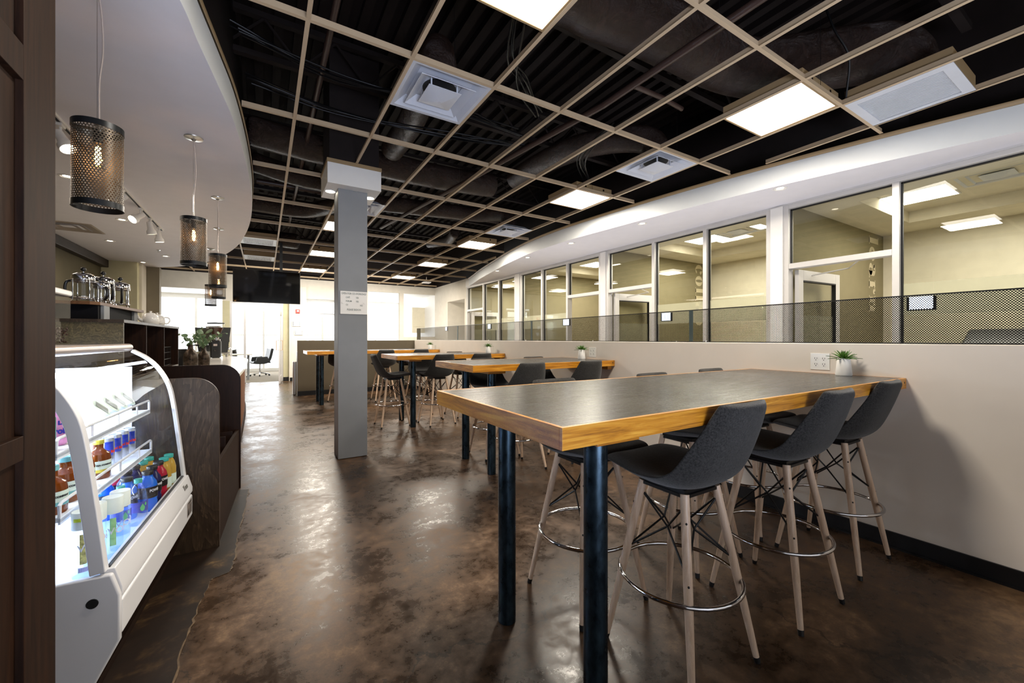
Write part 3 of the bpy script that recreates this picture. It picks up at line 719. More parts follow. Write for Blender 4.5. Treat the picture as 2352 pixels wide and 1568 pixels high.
# ---------------- bar stools: origin on the floor under the seat, front toward +Y
def make_stool(label):
    t = thing('bar_stool', label, 'stool', (0,0,0), 0, 'charcoal felt bar stools with pale wooden legs')
    side = [(.235,.735,.17,.012),(.215,.748,.20,.016),(.14,.742,.222,.022),(.03,.726,.235,.03),(-.07,.720,.236,.045),(-.135,.735,.234,.055),(-.180,.775,.228,.052),(-.215,.85,.212,.042),(-.245,.93,.188,.03),(-.272,1.01,.158,.022),(-.282,1.045,.142,.018)]
    sp = smooth_path([(a,b,0) for a,b,_,_ in side], 3); ws = smooth_path([(c,d,0) for _,_,c,d in side], 3)
    rows_f, rows_b = [], []
    n = 12; K = len(sp)
    for i, (p, w) in enumerate(zip(sp, ws)):
        a = sp[max(i-1,0)]; b = sp[min(i+1,K-1)]
        tan = Vector((0, b.x-a.x, b.y-a.y)).normalized(); nor = Vector((0, -tan.z, tan.y))
        if nor.z < 0 and i < K/2: nor = -nor
        # nor points to the sitter: up on the seat, forward on the back
        nor = Vector((0,-tan.z,tan.y)); nor = nor if nor.dot(Vector((0,.6,1))) > 0 else -nor
        rf, rb = [], []
        for j in range(n+1):
            u = -1+2*j/n; cu = abs(u)**2.6*w.y
            e = .021*(1-abs(u)**6)
            end = min(1, i/2.0, (K-1-i)/2.0); th = e*(.35+.65*end)+.002
            c = Vector((u*w.x, p.x, p.y)) + nor*cu
            rf.append(c+nor*th); rb.append(c-nor*th*1.05)
        rows_f.append(rf); rows_b.append(rb)
    ring = [rows_f[i]+rows_b[i][::-1] for i in range(K)]
    m = MB(); L = len(ring[0]); m.v = [p for r in ring for p in r]
    for i in range(K-1):
        for j in range(L):
            k = (j+1) % L; m.f.append((i*L+j,i*L+k,(i+1)*L+k,(i+1)*L+j))
    m.f.append(tuple(range(L))); m.f.append(tuple((K-1)*L+j for j in range(L)))
    m.build('seat_shell', M['felt'], t, sub=1, ang=180)
    MB().bx(-.11,.11,-.11,.11,.672,.684).bx(-.1,.1,-.1,.1,.684,.70).build('seat_mount', M['wire'], t)
    for sx in (-1,1):
        for sy in (-1,1):
            f = Vector((sx*.205,sy*.205,0)); h = Vector((sx*.098,sy*.098,.685))
            P_ = [f+(h-f)*q for q in (.03,.3,.55,1)]
            lg = MB().tube(P_, [.0115,.0145,.0165,.0165], 12).build('leg', M['ash'], t, ang=60)
            MB().tube([f+Vector((0,0,.001)), f+(h-f)*.035], [.011,.0125], 12).build('foot_cap', M['tip'], lg, ang=60)
            b = MB()
            for q in (.56,.86): c = f+(h-f)*q; b.sph(c+Vector((sx,sy,0)).normalized()*.0155,.0045,8,5)
            b.build('bolt', M['tip'], lg)
    MB().torus((0,0,.318),.232,.0085,48,10).build('foot_ring', M['chrome'], t, ang=80)
    wr = MB()
    def lp(sx, sy, z): q = z/.685; return Vector((sx*(.205-.107*q), sy*(.205-.107*q), z))
    for a, b in (((-1,-1),(1,-1)),((1,-1),(1,1)),((1,1),(-1,1)),((-1,1),(-1,-1))):
        mid = (lp(*a,.5)+lp(*b,.5))/2*.55; mid.z = .52
        for u, z in ((a,.645),(b,.645),(a,.40),(b,.40)): wr.tube([lp(*u,z), mid], .0042, 6)
    wr.build('wire_brace', M['wire'], t, ang=60)
    return t
ST = [(1.448,1.065,0,'nearest stool in the right foreground, tucked under the near side of the closest table'),
 (2.165,1.045,0,'middle stool of the three on the near side of the closest table'),
 (2.878,1.075,0,'stool beside the low wall on the near side of the closest table'),
 (1.385,1.556,PI,'stool on the far side of the closest table, nearest its two pipe legs'),
 (2.17,1.535,PI,'middle stool on the far side of the closest table, only its back top shows above'),
 (2.87,1.572,PI,'stool on the far side of the closest table, next to the low wall'),
 (2.13,3.40,.04,'left stool of the pair on the near side of the second table'),
 (2.868,3.40,0,'right stool of the pair on the near side of the second table'),
 (2.16,3.925,PI,'stool on the far side of the second table behind its pipe legs'),
 (2.87,3.93,PI,'stool on the far side of the second table next to the white vase'),
 (1.61,6.03,-PI/2,'stool at the free end of the third table, side-on, just right of the grey column'),
 (2.215,5.80,.09,'stool on the near side of the third table, turned slightly, left of the second tabletop'),
 (2.84,5.78,0,'stool on the near side of the third table, beside the low wall'),
 (2.2,6.3,PI,'stool on the far side of the third table, left one'),
 (2.83,6.3,PI,'stool on the far side of the third table, right one'),
 (2.11,8.58,0,'stool on the near side of the farthest table, left one'),
 (2.84,8.58,0,'stool on the near side of the farthest table, right one'),
 (2.75,9.12,PI,'stool on the far side of the farthest table, only its back top shows'),
 (1.37,8.99,-.5,'stool at the farthest table, half hidden behind the left edge of the grey column')]
for i, (x,y,r,lb) in enumerate(ST):
    if i == 0: s0 = make_stool(lb); s0.location = (x,y,0); s0.rotation_euler = (0,0,r)
    else: dup(s0, (x,y,0), r, lb)
# ---------------- vases with spiky plants
def make_plant(label):
    t = thing('potted_plant', label, 'plant', (0,0,0), 0, 'spiky green plants in white vases on the tables')
    MB().lathe([(.0,0),(.040,0),(.044,.006),(.0335,.108),(.0325,.110),(.0285,.108),(.0285,.09),(0,.09)], n=32).build('vase', M['ceramic_m'], t, ang=50)
    m = MB(); rnd = random.Random(3)
    for k in range(34):
        a = k*2.39996+rnd.uniform(-.2,.2); el = math.radians(78-62*(k/34)**.8+rnd.uniform(-6,6)); L = rnd.uniform(.075,.105)*(.75+.25*(k/34))
        d = Vector((math.cos(a),math.sin(a),0)); s = Vector((-math.sin(a),math.cos(a),0)); rows = []
        for i in range(7):
            q = i/6; c = Vector((0,0,.100)) + d*(L*q*math.cos(el)+.004) + Vector((0,0,L*q*math.sin(el) - .028*q*q*(1-el/1.5)))
            w = .0085*math.sin(PI*min(1,.18+q*.82))**.8*(1-q*.35)
            rows.append([c-s*w+Vector((0,0,.004*(1-q))), c-Vector((0,0,.002)), c+s*w+Vector((0,0,.004*(1-q)))])
        m.strip(rows)
    m.build('foliage', M['leaf'], t, solid=.0012)
    return t
PL = [(3.165,1.115,0,'spiky plant in a white vase on the closest table, in front of the wall outlet'),
      (3.14,3.60,1.0,'spiky plant in a white vase on the second table from the camera'),
      (3.13,5.88,2.1,'spiky plant in a white vase on the third table from the camera'),
      (3.10,8.52,3.0,'smallest-looking spiky plant in a white vase, on the farthest table')]
for i, (x,y,r,lb) in enumerate(PL):
    if i == 0: p0 = make_plant(lb); p0.location = (x,y,1.035); p0.rotation_euler = (0,0,r)
    else: dup(p0, (x,y,1.035), r, lb)
# small clear card holders beside the vases far back
for i, (x,y,lb) in enumerate(((3.2,8.47,'clear acrylic card holder beside the farthest vase'),(3.2,5.80,'clear acrylic card holder beside the third vase'))):
    q = MB().bx(x-.004,x+.004,y-.045,y+.045,1.036,1.13).bx(x-.03,x+.03,y-.045,y+.045,1.036,1.04).build('card_holder', M['clear']); tag(q, lb, 'card holder', 'acrylic card holders')
# ---------------- outlets on the low wall
def outlet(y0, y1, label):
    t = thing('wall_outlet', label, 'outlet', (3.27,(y0+y1)/2,1.11), 0, 'four-socket outlets on the low wall')
    MB().bx(3.264,3.2705,y0,y1,1.056,1.17).build('cover_plate', M['ceramic'], t, bev=.002, world=t)
    yc = (y0+y1)/2
    for a in (-.023,.023):
        for b in (-.0195,.0195):
            q = MB().cyl((3.266,yc+a,1.113+b),(3.2625,yc+a,1.113+b),.0165,n=20).build('socket', M['ceramic'], t, world=t)
            MB().bx(3.262,3.2626,yc+a+.005,yc+a+.0075,1.113+b-.002,1.113+b+.008).bx(3.262,3.2626,yc+a-.0075,yc+a-.005,1.113+b-.002,1.113+b+.008).cyl((3.2626,yc+a,1.113+b-.009),(3.262,yc+a,1.113+b-.009),.003,n=8).build('slot', M['ink_d'], q, world=t)
outlet(1.228,1.342,'white four-socket outlet on the low wall behind the closest vase')
outlet(3.50,3.614,'white four-socket outlet on the low wall behind the second vase')
# ---------------- perforated screens on the low wall
SCR = [(-1.6,2.315,'perforated black screen on the low wall, nearest panel at the right edge'),(2.315,4.905,'perforated black screen panel on the low wall behind the second table'),(4.905,7.55,'perforated black screen panel on the low wall behind the third table'),(7.55,10.115,'farthest perforated black screen panel on the low wall')]
for i, (a,b,lb) in enumerate(SCR):
    t = thing('perforated_screen', lb, 'screen', (3.33,(a+b)/2,1.238), 0, 'perforated metal screens on the low wall')
    MB().add([(3.33,a,1.239),(3.33,b,1.239),(3.33,b,1.528),(3.33,a,1.528)],[(0,1,2,3)]).build('sheet', M['perf'], t, world=t, uvf=lambda c: (c.y, c.z))
    MB().bx(3.326,3.334,a,b,1.525,1.533).bx(3.322,3.336,a,b,1.2385,1.246).build('rail', M['black'], t, world=t)
    if i > 0:
        MB().bx(3.322,3.328,a-.018,a+.018,1.24,1.528).build('joint_strip', plain('strip_grey','4d5a5a',.45,.4) if 'strip' not in M else M['strip'], t, world=t)
    s = MB()
    for y in (a+.15,(a+b)/2,b-.15): s.sph((3.322,y,1.247),.006,8,5)
    s.build('screw', M['chrome'], t, world=t)
MB_end = MB().bx(3.325,3.335,9.86,10.115,1.24,1.53)
tag(MB_end.build('end_post', M['olive_d']), 'dark plate closing the far end of the perforated screens', 'end plate')
# ---------------- tablets mounted behind the screens
TB = [(.85,.747,'lit room tablet behind the perforated screen nearest the right edge'),(2.645,2.545,'lit room tablet behind the screen, second from the right edge'),(4.188,4.07,'lit room tablet behind the screen above the second table'),(6.283,6.186,'lit room tablet behind the screen, second smallest'),(8.237,8.139,'smallest lit room tablet, behind the farthest screen panel')]
for i, (a,b,lb) in enumerate(TB):
    t = thing('wall_tablet', lb, 'tablet', (3.34,(a+b)/2,1.445), 0, 'room tablets behind the screens')
    MB().bx(3.338,3.352,b-.012,a+.012,1.44,1.522).build('casing', M['black'], t, world=t)
    MB().bx(3.3365,3.338,b,a,1.446,1.522).build('display', M['screen'], t, world=t)
# ================================================================== LEFT: PARTITION, DISPLAY CASE, COUNTER
pw = thing('wood_partition', 'dark stained wooden panelled partition at the left edge of the picture', 'partition', (-.4,.3,0))
MB().bx(-.45,-.412,-1.0,1.18,0,2.85).build('panel', M['dwood'], pw, world=pw)
MB().bx(-.46,-.40,1.173,1.314,0,2.85).build('stile', M['dwood'], pw, bev=.0015, world=pw)
MB().bx(-.46,-.40,-1.0,-.86,0,2.85).build('stile', M['dwood'], pw, bev=.0015, world=pw)
for a, b in ((0,.16),(1.034,1.081),(1.773,1.842),(2.72,2.85)):
    MB().bx(-.45,-.40,-.86,1.1725,a,b).build('rail', M['dwood'], pw, bev=.0015, world=pw)
# ---------------- refrigerated display case
CN = Vector((-.424,1.93,0)); CR_ = -math.radians(3.33)
def cw(x, y, z): p = Matrix.Rotation(CR_,3,'Z') @ Vector((x,y,z)); return CN + p
case = thing('display_case', 'white refrigerated display case with curved front glass full of drinks', 'display case', CN, CR_)
L = 1.10
prof = smooth_path([(-.034,.47,0),(-.047,.60,0),(-.060,.72,0),(-.080,.89,0),(-.102,1.005,0),(-.146,1.10,0),(-.20,1.165,0),(-.262,1.208,0)], 4)
m = MB().bx(-.80,-.012,0.03,L-.0,.235,.36).bx(-.80,-.0,.03,L,.24,.36)
MB().bx(-.80,0,.0,L,.236,.358).build('lower_front', M['case_w'], case, bev=.008)
MB().prism([(-.06,.372),(0,.372),(0,.40),(-.020,.472),(-.06,.472)],'y',0,L).build('upper_front', M['case_w'], case, bev=.003)
MB().bx(-.78,-.012,.01,L-.01,.35,.38).build('slot', M['gasket'], case)
MB().prism([(-.80,.0),(-.112,.0),(0,.228),(0,.385),(-.022,.462),(-.80,.462)],'y',-.024,0).build('end_panel', M['case_w'], case, bev=.008)
MB().prism([(-.80,.0),(-.10,.0),(-.03,.236),(-.80,.236)],'y',.0,L).build('base', M['gasket'], case)
g = MB(); y = .0
gx = lambda z: -.012-.082*(1-z/.236)
def gbar(y0,y1,z0,z1): g.add([(gx(z0),y0,z0),(gx(z0),y1,z0),(gx(z1),y1,z1),(gx(z1),y0,z1),(gx(z0)-.008,y0,z0),(gx(z0)-.008,y1,z0),(gx(z1)-.008,y1,z1),(gx(z1)-.008,y0,z1)],[(0,1,2,3),(7,6,5,4),(0,4,5,1),(1,5,6,2),(2,6,7,3),(3,7,4,0)])
gbar(0,L,.001,.10); gbar(0,L,.222,.236)
while y < L: gbar(y,y+.006,.10,.222); y += .016
g.build('grille', M['dwood'], case)
def curved(y0, y1, t0, t1):
    m = MB(); pts = []
    for i, p in enumerate(prof):
        a = prof[max(i-1,0)]; b = prof[min(i+1,len(prof)-1)]; tg = (b-a).normalized(); n_ = Vector((tg.y,-tg.x,0))
        pts.append((p+n_*t0, p+n_*t1))
    poly = [(a.x,a.y) for a,_ in pts] + [(b.x,b.y) for _,b in reversed(pts)]
    rows = [[(x,y0,z) for x,z in poly],[(x,y1,z) for x,z in poly]]
    n = len(poly); m.v = [Vector(p) for r in rows for p in r]
    m.f = [(i,(i+1)%n,n+(i+1)%n,n+i) for i in range(n)]
    k = len(pts)
    for o in (0,n):
        for i in range(k-1): m.f.append((o+i,o+i+1,o+n-2-i,o+n-1-i))
    return m
curved(-.022,.012,-.004,-.046).build('end_frame', M['case_w'], case, bev=.004, ang=50)
curved(L-.03,L+.004,.004,-.014).build('end_frame', M['case_w'], case, bev=.003, ang=50)
MB().strip([[(p.x,.012,p.y),(p.x,L-.03,p.y)] for p in prof]).build('front_glass', M['case_glass'], case)
e = [(-.76,.462)]+[(p.x-.03,p.y) for p in prof]+[(-.76,1.208)]
MB().add([(x,-.004,z) for x,z in e],[tuple(range(len(e)))]).build('end_glass', M['case_glass'], case)
MB().add([(x,L-.012,z) for x,z in e],[tuple(range(len(e)))]).build('end_glass', M['case_glass'], case)
MB().tube([(-.285,-.02,1.222),(-.285,L,1.222)],.021,16).bx(-.80,-.285,-.02,L,1.205,1.240).build('top_cap', M['case_s'], case, bev=.003)
MB().bx(-.80,-.76,-.02,L,.36,1.21).build('back_panel', M['shelf_w'], case)
MB().bx(-.76,-.265,L-.026,L-.016,.43,1.115).build('end_liner', M['shelf_w'], case)
MB().bx(-.76,-.055,.0,L-.012,.415,.43).build('deck', plain('deck_blue','b9c9ea',.35,vary=.02), case)
MB().bx(-.045,-.036,.012,L-.03,.468,.478).build('glass_seal', M['gasket'], case)
MB().cyl((-.07,-.022,.375),(-.07,-.027,.375),.016,n=20).build('lock', M['tip'], case)
for a in (.06,): MB().tube([(-.44,.06,1.10),(-.44,L-.06,1.10)],.011,10).build('light_tube', M['case_led'], case)
for xf, z, nm in ((-.172,.655,'shelf'),(-.18,.875,'shelf')):
    sh = MB().bx(-.62,xf,.045,L-.05,z-.012,z).bx(xf-.006,xf,.045,L-.05,z-.02,z+.004).build(nm, M['shelf_w'], case)
    r = MB().tube([(xf-.03,.05,z),(xf-.004,.05,z+.005),(xf-.004,.05,z+.045),(xf-.004,.065,z+.052),(xf-.004,L-.07,z+.052),(xf-.004,L-.055,z+.045),(xf-.004,L-.055,z)],.0055,8)
    for q in (.33,.60,.85): r.cyl((xf-.004,q,z),(xf-.004,q,z+.052),.004,n=8)
    r.build('guard_rail', M['case_w'], sh)
    MB().tube([(-.42,.06,z-.018),(-.42,L-.06,z-.018)],.007,8).build('light_tube', M['case_led'], sh)
LED = [((-.43,L/2,1.08),1.0,.05,6.5),((-.40,L/2,.845),.95,.05,2.4),((-.40,L/2,.625),.95,.05,2.4)]
FC = frame((0,1,0),(-.02,0,.07))
text('maker_name', 'True', .042, M['stainless'], Vector((-.0085,.93,.438)), FC, case, .0007, 'LEFT', .0003)
FV = frame((0,1,0),(0,0,1))
stk = MB().add([(.001,.965,.265),(.001,1.075,.265),(.001,1.075,.345),(.001,.965,.345)],[(0,1,2,3)]).build('sticker', M['case_s'], case)
lm = MB()
for k in range(6): lm.add([(.0016,1.015,.272+k*.009),(.0016,1.068,.272+k*.009),(.0016,1.068,.275+k*.009),(.0016,1.015,.275+k*.009)],[(0,1,2,3)])
lm.add([(.0016,.972,.272),(.0016,1.004,.272),(.0016,.99,.315)],[(0,1,2)]); lm.add([(.0016,.99,.332),(.0016,1.06,.332),(.0016,1.06,.338),(.0016,.99,.338)],[(0,1,2,3)])
lm.build('sticker_print', M['ink_d'], stk)
# ---------------- drinks in the case
M['amber'] = plain('amber_glass', '6a3208', .08, 0, .6, vary=.25, sc=20)
M['lab_b'] = plain('blue_label', 'cfe0d6', .6); M['lab_t'] = plain('teal_label', '6fb0b4', .6)
M['can_p'] = plain('pink_can', 'd98fc0', .3, .3, vary=.2, sc=30); M['can_g'] = plain('green_can', '3f8f78', .3, .3, vary=.2, sc=30); M['can_y'] = plain('yellow_can', 'd8c84a', .3, .3, vary=.2, sc=30)
M['can_s'] = plain('silver_can', 'c3c9d4', .25, .7); M['can_b'] = plain('blue_can', '2a3fa8', .3, .3); M['ink_b'] = plain('blue_ink', '20209a', .5)
M['sport'] = plain('blue_drink', '1b62c8', .12); M['purple'] = plain('dark_drink', '1d1f4c', .12); M['redd'] = plain('red_drink', 'a01c34', .12); M['juice'] = plain('juice', 'b5913c', .12)
M['water'] = glass('water_bottle', (.86,.92,.98), 1.4, 2.2); M['wlabel'] = plain('violet_label', '3a3f9c', .5); M['wleaf'] = plain('leaf_green', '58b46a', .5)
M['tubecap'] = plain('pale_cap', 'e6efec', .45)
M['tubelab'] = plain('olive_print', 'b9b36a', .5, vary=.5, sc=90); M['tubegrn'] = plain('green_print', '9fd08c', .5, vary=.3, sc=50); M['lime'] = plain('lime_sticker', 'cfe03a', .5)
def item(name, label, cat, x, y, z, group, rz=0):
    return thing(name, label, cat, cw(x,y,z), CR_+rz, group)
def band(t, name, mat, r, z0, z1, a0, a1, parent=None, n=14):
    rows = []
    for i in range(n+1):
        a = a0+(a1-a0)*i/n; rows.append([(r*math.cos(a),r*math.sin(a),z0),(r*math.cos(a),r*math.sin(a),z1)])
    return MB().strip(rows).build(name, mat, parent or t)
def wrap_text(t, s, size, r, z, a, mat, parent=None, bold=.0005, sx=1):
    """lettering bent round a can"""
    o = text('lettering', s, size, mat, Vector((0,0,0)), Matrix.Identity(3), parent or t, .0002, 'CENTER', bold, sx)
    for v in o.data.vertices:
        q = a + v.co.x/r; rr = r+.0006+v.co.z; zz = z+v.co.y; v.co = Vector((rr*math.cos(q), rr*math.sin(q), zz))
    return o
FA = math.radians(-70)     # direction of the photographer as seen from the case
def tube_bottle(label, x, y, pr):
    t = item('water_tube', label, 'bottle', x, y, .4305, 'clear tube-shaped water bottles in the case')
    MB().lathe([(.0,0),(.029,.0),(.030,.004),(.030,.178),(.028,.181),(0,.181)], n=24).build('body', M['water'], t)
    MB().lathe([(.031,.170),(.0312,.228),(.030,.230),(0,.230)], n=24).build('cap', M['tubecap'], t)
    if pr: band(t,'label',pr,.0303,.05,.155,FA-.35,FA+.25)
    if pr is M['tubelab']:
        band(t,'cap_sticker',M['lime'],.0316,.20,.212,FA-.9,FA+.4)
        b = band(t,'barcode_patch',M['case_w'],.0305,.022,.04,FA-.5,FA+.4)
        for k in range(9): band(t,'bar',M['ink_b'],.0308,.024,.038,FA-.42+k*.09,FA-.38+k*.09,b,1)
    wrap_text(t,'VOSS',.034,.0306,.105,FA+.75,M['case_w'])
tube_bottle('clear tube water bottle with yellow print nearest the case corner',-.129,.088,M['tubelab'])
tube_bottle('clear tube water bottle with green print behind the yellow one',-.119,.152,M['tubegrn'])
tube_bottle('clear tube bottle with pale green print right of the case end frame',-.088,.212,M['tubegrn'])
tube_bottle('tallest-looking tube bottle with white cap beside the small water bottles',-.086,.280,None)
def shaped(name, label, cat, x, y, z, grp, body, bm_, capm, capr, capz, lab=None):
    t = item(name, label, cat, x, y, z, grp)
    MB().lathe(body, n=22).build('body', bm_, t)
    c = MB().lathe([(capr,capz),(capr,capz+.016),(capr*.94,capz+.018),(0,capz+.018)], n=20); c.build('cap', capm, t)
    if lab: band(t,'label',lab[0],lab[1],lab[2],lab[3],FA-1.5,FA+1.7)
    return t
wb = [(0,0),(.030,0),(.0325,.006),(.031,.03),(.033,.05),(.033,.11),(.031,.135),(.022,.165),(.0125,.182),(.0125,.19)]
for lb, x, y in (('clear small water bottle with violet label, nearer of the pair',-.13,.44),('clear small water bottle with violet label, farther of the pair',-.095,.525)):
    t = shaped('water_bottle', lb, 'bottle', x, y, .4305, 'small water bottles in the case', wb, M['water'], M['blue_cap'], .0145, .186, (M['wlabel'],.0336,.06,.105))
    rows = MB(); 
    for cx, sc in ((0,1),(.35,.5)):
        pts = [(0,.5),(-.5,-.1),(-.35,-.5),(0,-.65),(.35,-.5),(.5,-.1)]
        rows.add([(.0352*math.cos(FA+.35+cx+px_*.55*sc), .0352*math.sin(FA+.35+cx+px_*.55*sc), .083+(.012 if cx else 0)+pz*.03*sc) for px_,pz in pts],[tuple(range(6))])
    rows.build('leaf_mark', M['wleaf'], t)
sb = [(0,0),(.035,0),(.0375,.006),(.037,.045),(.035,.05),(.037,.06),(.037,.12),(.034,.138),(.021,.16),(.0185,.172),(.0185,.178)]
SP = [(-.16,.62,'sport','big blue sports drink with black cap just behind the water bottles','black'),(-.105,.70,'sport','second blue sports drink with black cap, against the glass','black'),(-.25,.66,'sport','blue sports drink deepest in the case','black'),(-.195,.74,'purple','dark purple sports drink behind the blue ones','black'),(-.11,.79,'purple','dark purple sports drink against the glass','black'),(-.26,.82,'redd','red sports drink deep in the case','black'),(-.105,.875,'redd','red sports drink close to the front glass','black'),(-.19,.84,'purple','dark purple sports drink between the two red ones','black')]
for x, y, mt, lb, cp in SP:
    t = shaped('sports_drink', lb, 'bottle', x, y, .4305, 'sports drinks on the case floor', sb, M[mt], M[cp], .022, .174, (M['black'],.0382,.065,.118))
    wrap_text(t,'POWER',.017,.0384,.10,FA+.7,M['case_w'],sx=.8)
jb = [(0,0),(.031,0),(.033,.005),(.033,.12),(.026,.15),(.018,.168),(.018,.175)]
for i, (x, y) in enumerate(((-.10,.955),(-.18,.925),(-.26,.91),(-.095,1.03),(-.175,1.005),(-.255,.99))):
    shaped('juice_bottle', ['amber juice with teal cap nearest the far glass corner','amber juice with teal cap in the second row','amber juice with teal cap deepest of the nearer three','farthest amber juice with teal cap, against the glass','amber juice with teal cap at the far end, middle','amber juice with teal cap at the far end, deepest'][i], 'bottle', x, y, .4305, 'juices with teal caps at the far end of the case', jb, M['juice'], M['blue_cap'], .021, .172, (M['lab_b'],.0335,.03,.085))
ab = [(0,0),(.039,0),(.0425,.006),(.0425,.088),(.038,.108),(.022,.122),(.0175,.13),(.0175,.152),(.019,.154)]
for i, (x, y) in enumerate(((-.225,.125),(-.235,.255),(-.245,.41),(-.235,.545))):
    t = shaped('tea_bottle', ['amber glass tea bottle with blue label closest to the wooden partition','amber glass tea bottle second from the partition, cut by the case end frame','amber glass tea bottle just right of the case end frame','amber glass tea bottle farthest along the middle shelf'][i], 'bottle', x, y, .6555, 'amber tea bottles on the middle shelf', ab, M['amber'], M['lab_t'] if i < 2 else M['can_y'], .0205, .150, (M['lab_b'],.0430,.03,.08))
    band(t,'label_stripe',M['lab_t'] if i < 2 else M['can_y'],.0434,.03,.043,FA-.4,FA+1.4)
    band(t,'label_edge',M['lab_t'] if i < 2 else M['can_y'],.0434,.043,.08,FA-.55,FA-.38)
    wrap_text(t,'TEA COMPANY',.009,.0436,.062,FA+.5,M['ink_d'])
def can(label, x, y, z, r, h, grp):
    t = item('drink_can', label, 'can', x, y, z, grp)
    return t, [(0,.003),(r*.75,.0),(r*.82,.002),(r,.012),(r,h-.012),(r*.86,h-.002),(r*.86,h),(r*.8,h-.003),(0,h-.003)]
for i, (x, y) in enumerate(((-.265,.74),(-.26,.82),(-.255,.90),(-.25,.98))):
    t, pr = can(['slim blue and silver can, leftmost on the middle shelf','slim blue and silver can, second along the middle shelf','slim blue and silver can, third along the middle shelf','slim blue and silver can at the far end of the middle shelf'][i], x, y, .6555, .0275, .138, 'slim blue and silver cans on the middle shelf')
    MB().lathe(pr, n=24).build('body', M['can_s'], t)
    for a in (FA+.1,FA+2.2,FA+4.2): band(t,'blue_patch',M['can_b'],.0278,.055,.122,a-.45,a+.75)
    wrap_text(t,'Red Bull',.0165,.0280,.074,FA+.35,M['red'],bold=.001,sx=.8)
for i, (x, y, mt) in enumerate(((-.25,.135,'can_g'),(-.25,.225,'can_p'),(-.255,.315,'can_y'))):
    t, pr = can(['green drink can at the near end of the top shelf','pink drink can with blue script lettering on the top shelf','yellow drink can beside the pink one on the top shelf'][i], x, y, .8755, .033, .124, 'coloured cans on the top shelf')
    MB().lathe(pr, n=28).build('body', M[mt], t)
    wrap_text(t,'La',.02,.0333,.085,FA+.45,M['ink_b'],bold=.0012); wrap_text(t,'Croix',.030,.0333,.055,FA+.2,M['ink_b'],bold=.0014,sx=.85)
for i, y in enumerate((.62,.73,.84,.95)):
    t = item('yoghurt_cup', ['tilted white cup, nearest of the row on the top shelf','tilted white cup, second of the row on the top shelf','tilted white cup, third of the row on the top shelf','tilted white cup, farthest of the row on the top shelf'][i], 'cup', -.27, y, .8755, 'tilted white cups on the top shelf')
    R = Matrix.Rotation(math.radians(52),3,'Y') @ Matrix.Rotation(.5,3,'Z')
    MB().lathe([(0,0),(.032,0),(.043,.07)], c=(-.035,0,.034), n=24, M=R).build('cup', M['case_w'], t)
    MB().lathe([(.045,.068),(.045,.074),(0,.075)], c=(-.035,0,.034), n=24, M=R).build('lid', M['lab_b'], t)
    k = MB().add([R @ Vector((px_,py_,.0765))+Vector((-.035,0,.034)) for px_,py_ in ((-.03,-.02),(.03,-.02),(.03,.02),(-.03,.02))],[(0,1,2,3)]); k.build('lid_print', M['ink'], t)
# ---------------- things on top of the case and the shelf unit behind it
t = thing('bean_container', 'clear square container of coffee beans with white lid on the display case', 'container', (-.88,2.84,1.2405))
MB().bx(-.97,-.85,2.745,2.975,1.2415,1.485).build('jar', M['clear'], t, bev=.008, world=t)
MB().bx(-.975,-.845,2.74,2.98,1.485,1.517).build('lid', M['ceramic'], t, bev=.01, world=t)
bm_ = MB(); rnd = random.Random(5)
M['bean'] = plain('coffee_bean', '35180d', .35, vary=.3, sc=40)
for k in range(420):
    c = (rnd.uniform(-.961,-.858), rnd.uniform(2.754,2.966), 1.248+rnd.uniform(0,.075))
    if rnd.random() < .6: c = (c[0], c[1], 1.248+.075*rnd.random()**.3)
    R = Matrix.Rotation(rnd.uniform(0,6),3,'Z') @ Matrix.Rotation(rnd.uniform(0,6),3,'X')
    bm_.lathe([(0,-.006),(.0038,-.003),(.0042,0),(.0038,.003),(0,.006)], c=c, n=6, M=R)
o = bm_.build('coffee_beans', M['bean'], t, world=t); o['kind'] = 'stuff'
sc_ = thing('service_cabinet', 'dark wooden service cabinet behind the display case', 'cabinet', (-1.1,4.15,0))
MB().bx(-1.45,-.83,3.12,5.14,0,1.003).build('body', M['dwood2'], sc_, world=sc_)
un = thing('cubby_shelf', 'dark plywood cubby shelf standing behind the display case', 'shelf', (-1.0,4.2,1.005))
MB().bx(-1.35,-.715,3.28,5.14,1.366,1.385).build('top_board', M['ply'], un, bev=.0015, world=un)
MB().bx(-1.35,-.72,3.29,5.13,1.005,1.022).build('bottom_board', M['ply'], un, bev=.0015, world=un)
M['ply2'] = None
t_ = NT('swirled_ply'); v = t_.coord(sc=(1,1,1)); f = t_.noise(v, 7, 4, .6, 3.5); wv = t_.math('FRACT', t_.math('MULTIPLY', f, 9)); g = t_.noise(t_.coord(sc=(6,6,40)), 4, 5, .7)
hh = t_.math('ADD', t_.math('MULTIPLY', wv, .3), t_.math('MULTIPLY', g, .7))
M['ply2'] = t_.done(t_.bsdf(t_.ramp(hh, [(.25,'332a1b'),(.5,'4a3f29'),(.8,'6c5d3f')]), .5, 0, .25))
MB().bx(-1.35,-.72,3.29,3.31,1.022,1.366).build('end_panel', M['ply2'], un, world=un)
for y in (3.845,4.455,5.11): MB().bx(-1.1,-.72,y,y+.018,1.022,1.366).build('divider', M['dwood'], un, world=un)
MB().bx(-1.12,-1.1,3.31,5.128,1.022,1.366).build('back_board', M['dwood'], un, world=un)
bk_ = thing('wire_basket', 'dark wire basket in the last cubby of the shelf', 'basket', (-.9,4.79,1.023))
w_ = MB()
for z in (.004,.06,.12,.17): w_.tube([(-.13,-.28,z),(.13,-.28,z),(.13,.28,z),(-.13,.28,z)],.0025,5,closed=True)
for k in range(15):
    q = -.28+k*.04; w_.tube([(.13,q,.17),(.13,q,.004),(-.13,q,.004),(-.13,q,.17)],.0015,4)
w_.build('wire', M['wire'], bk_); 
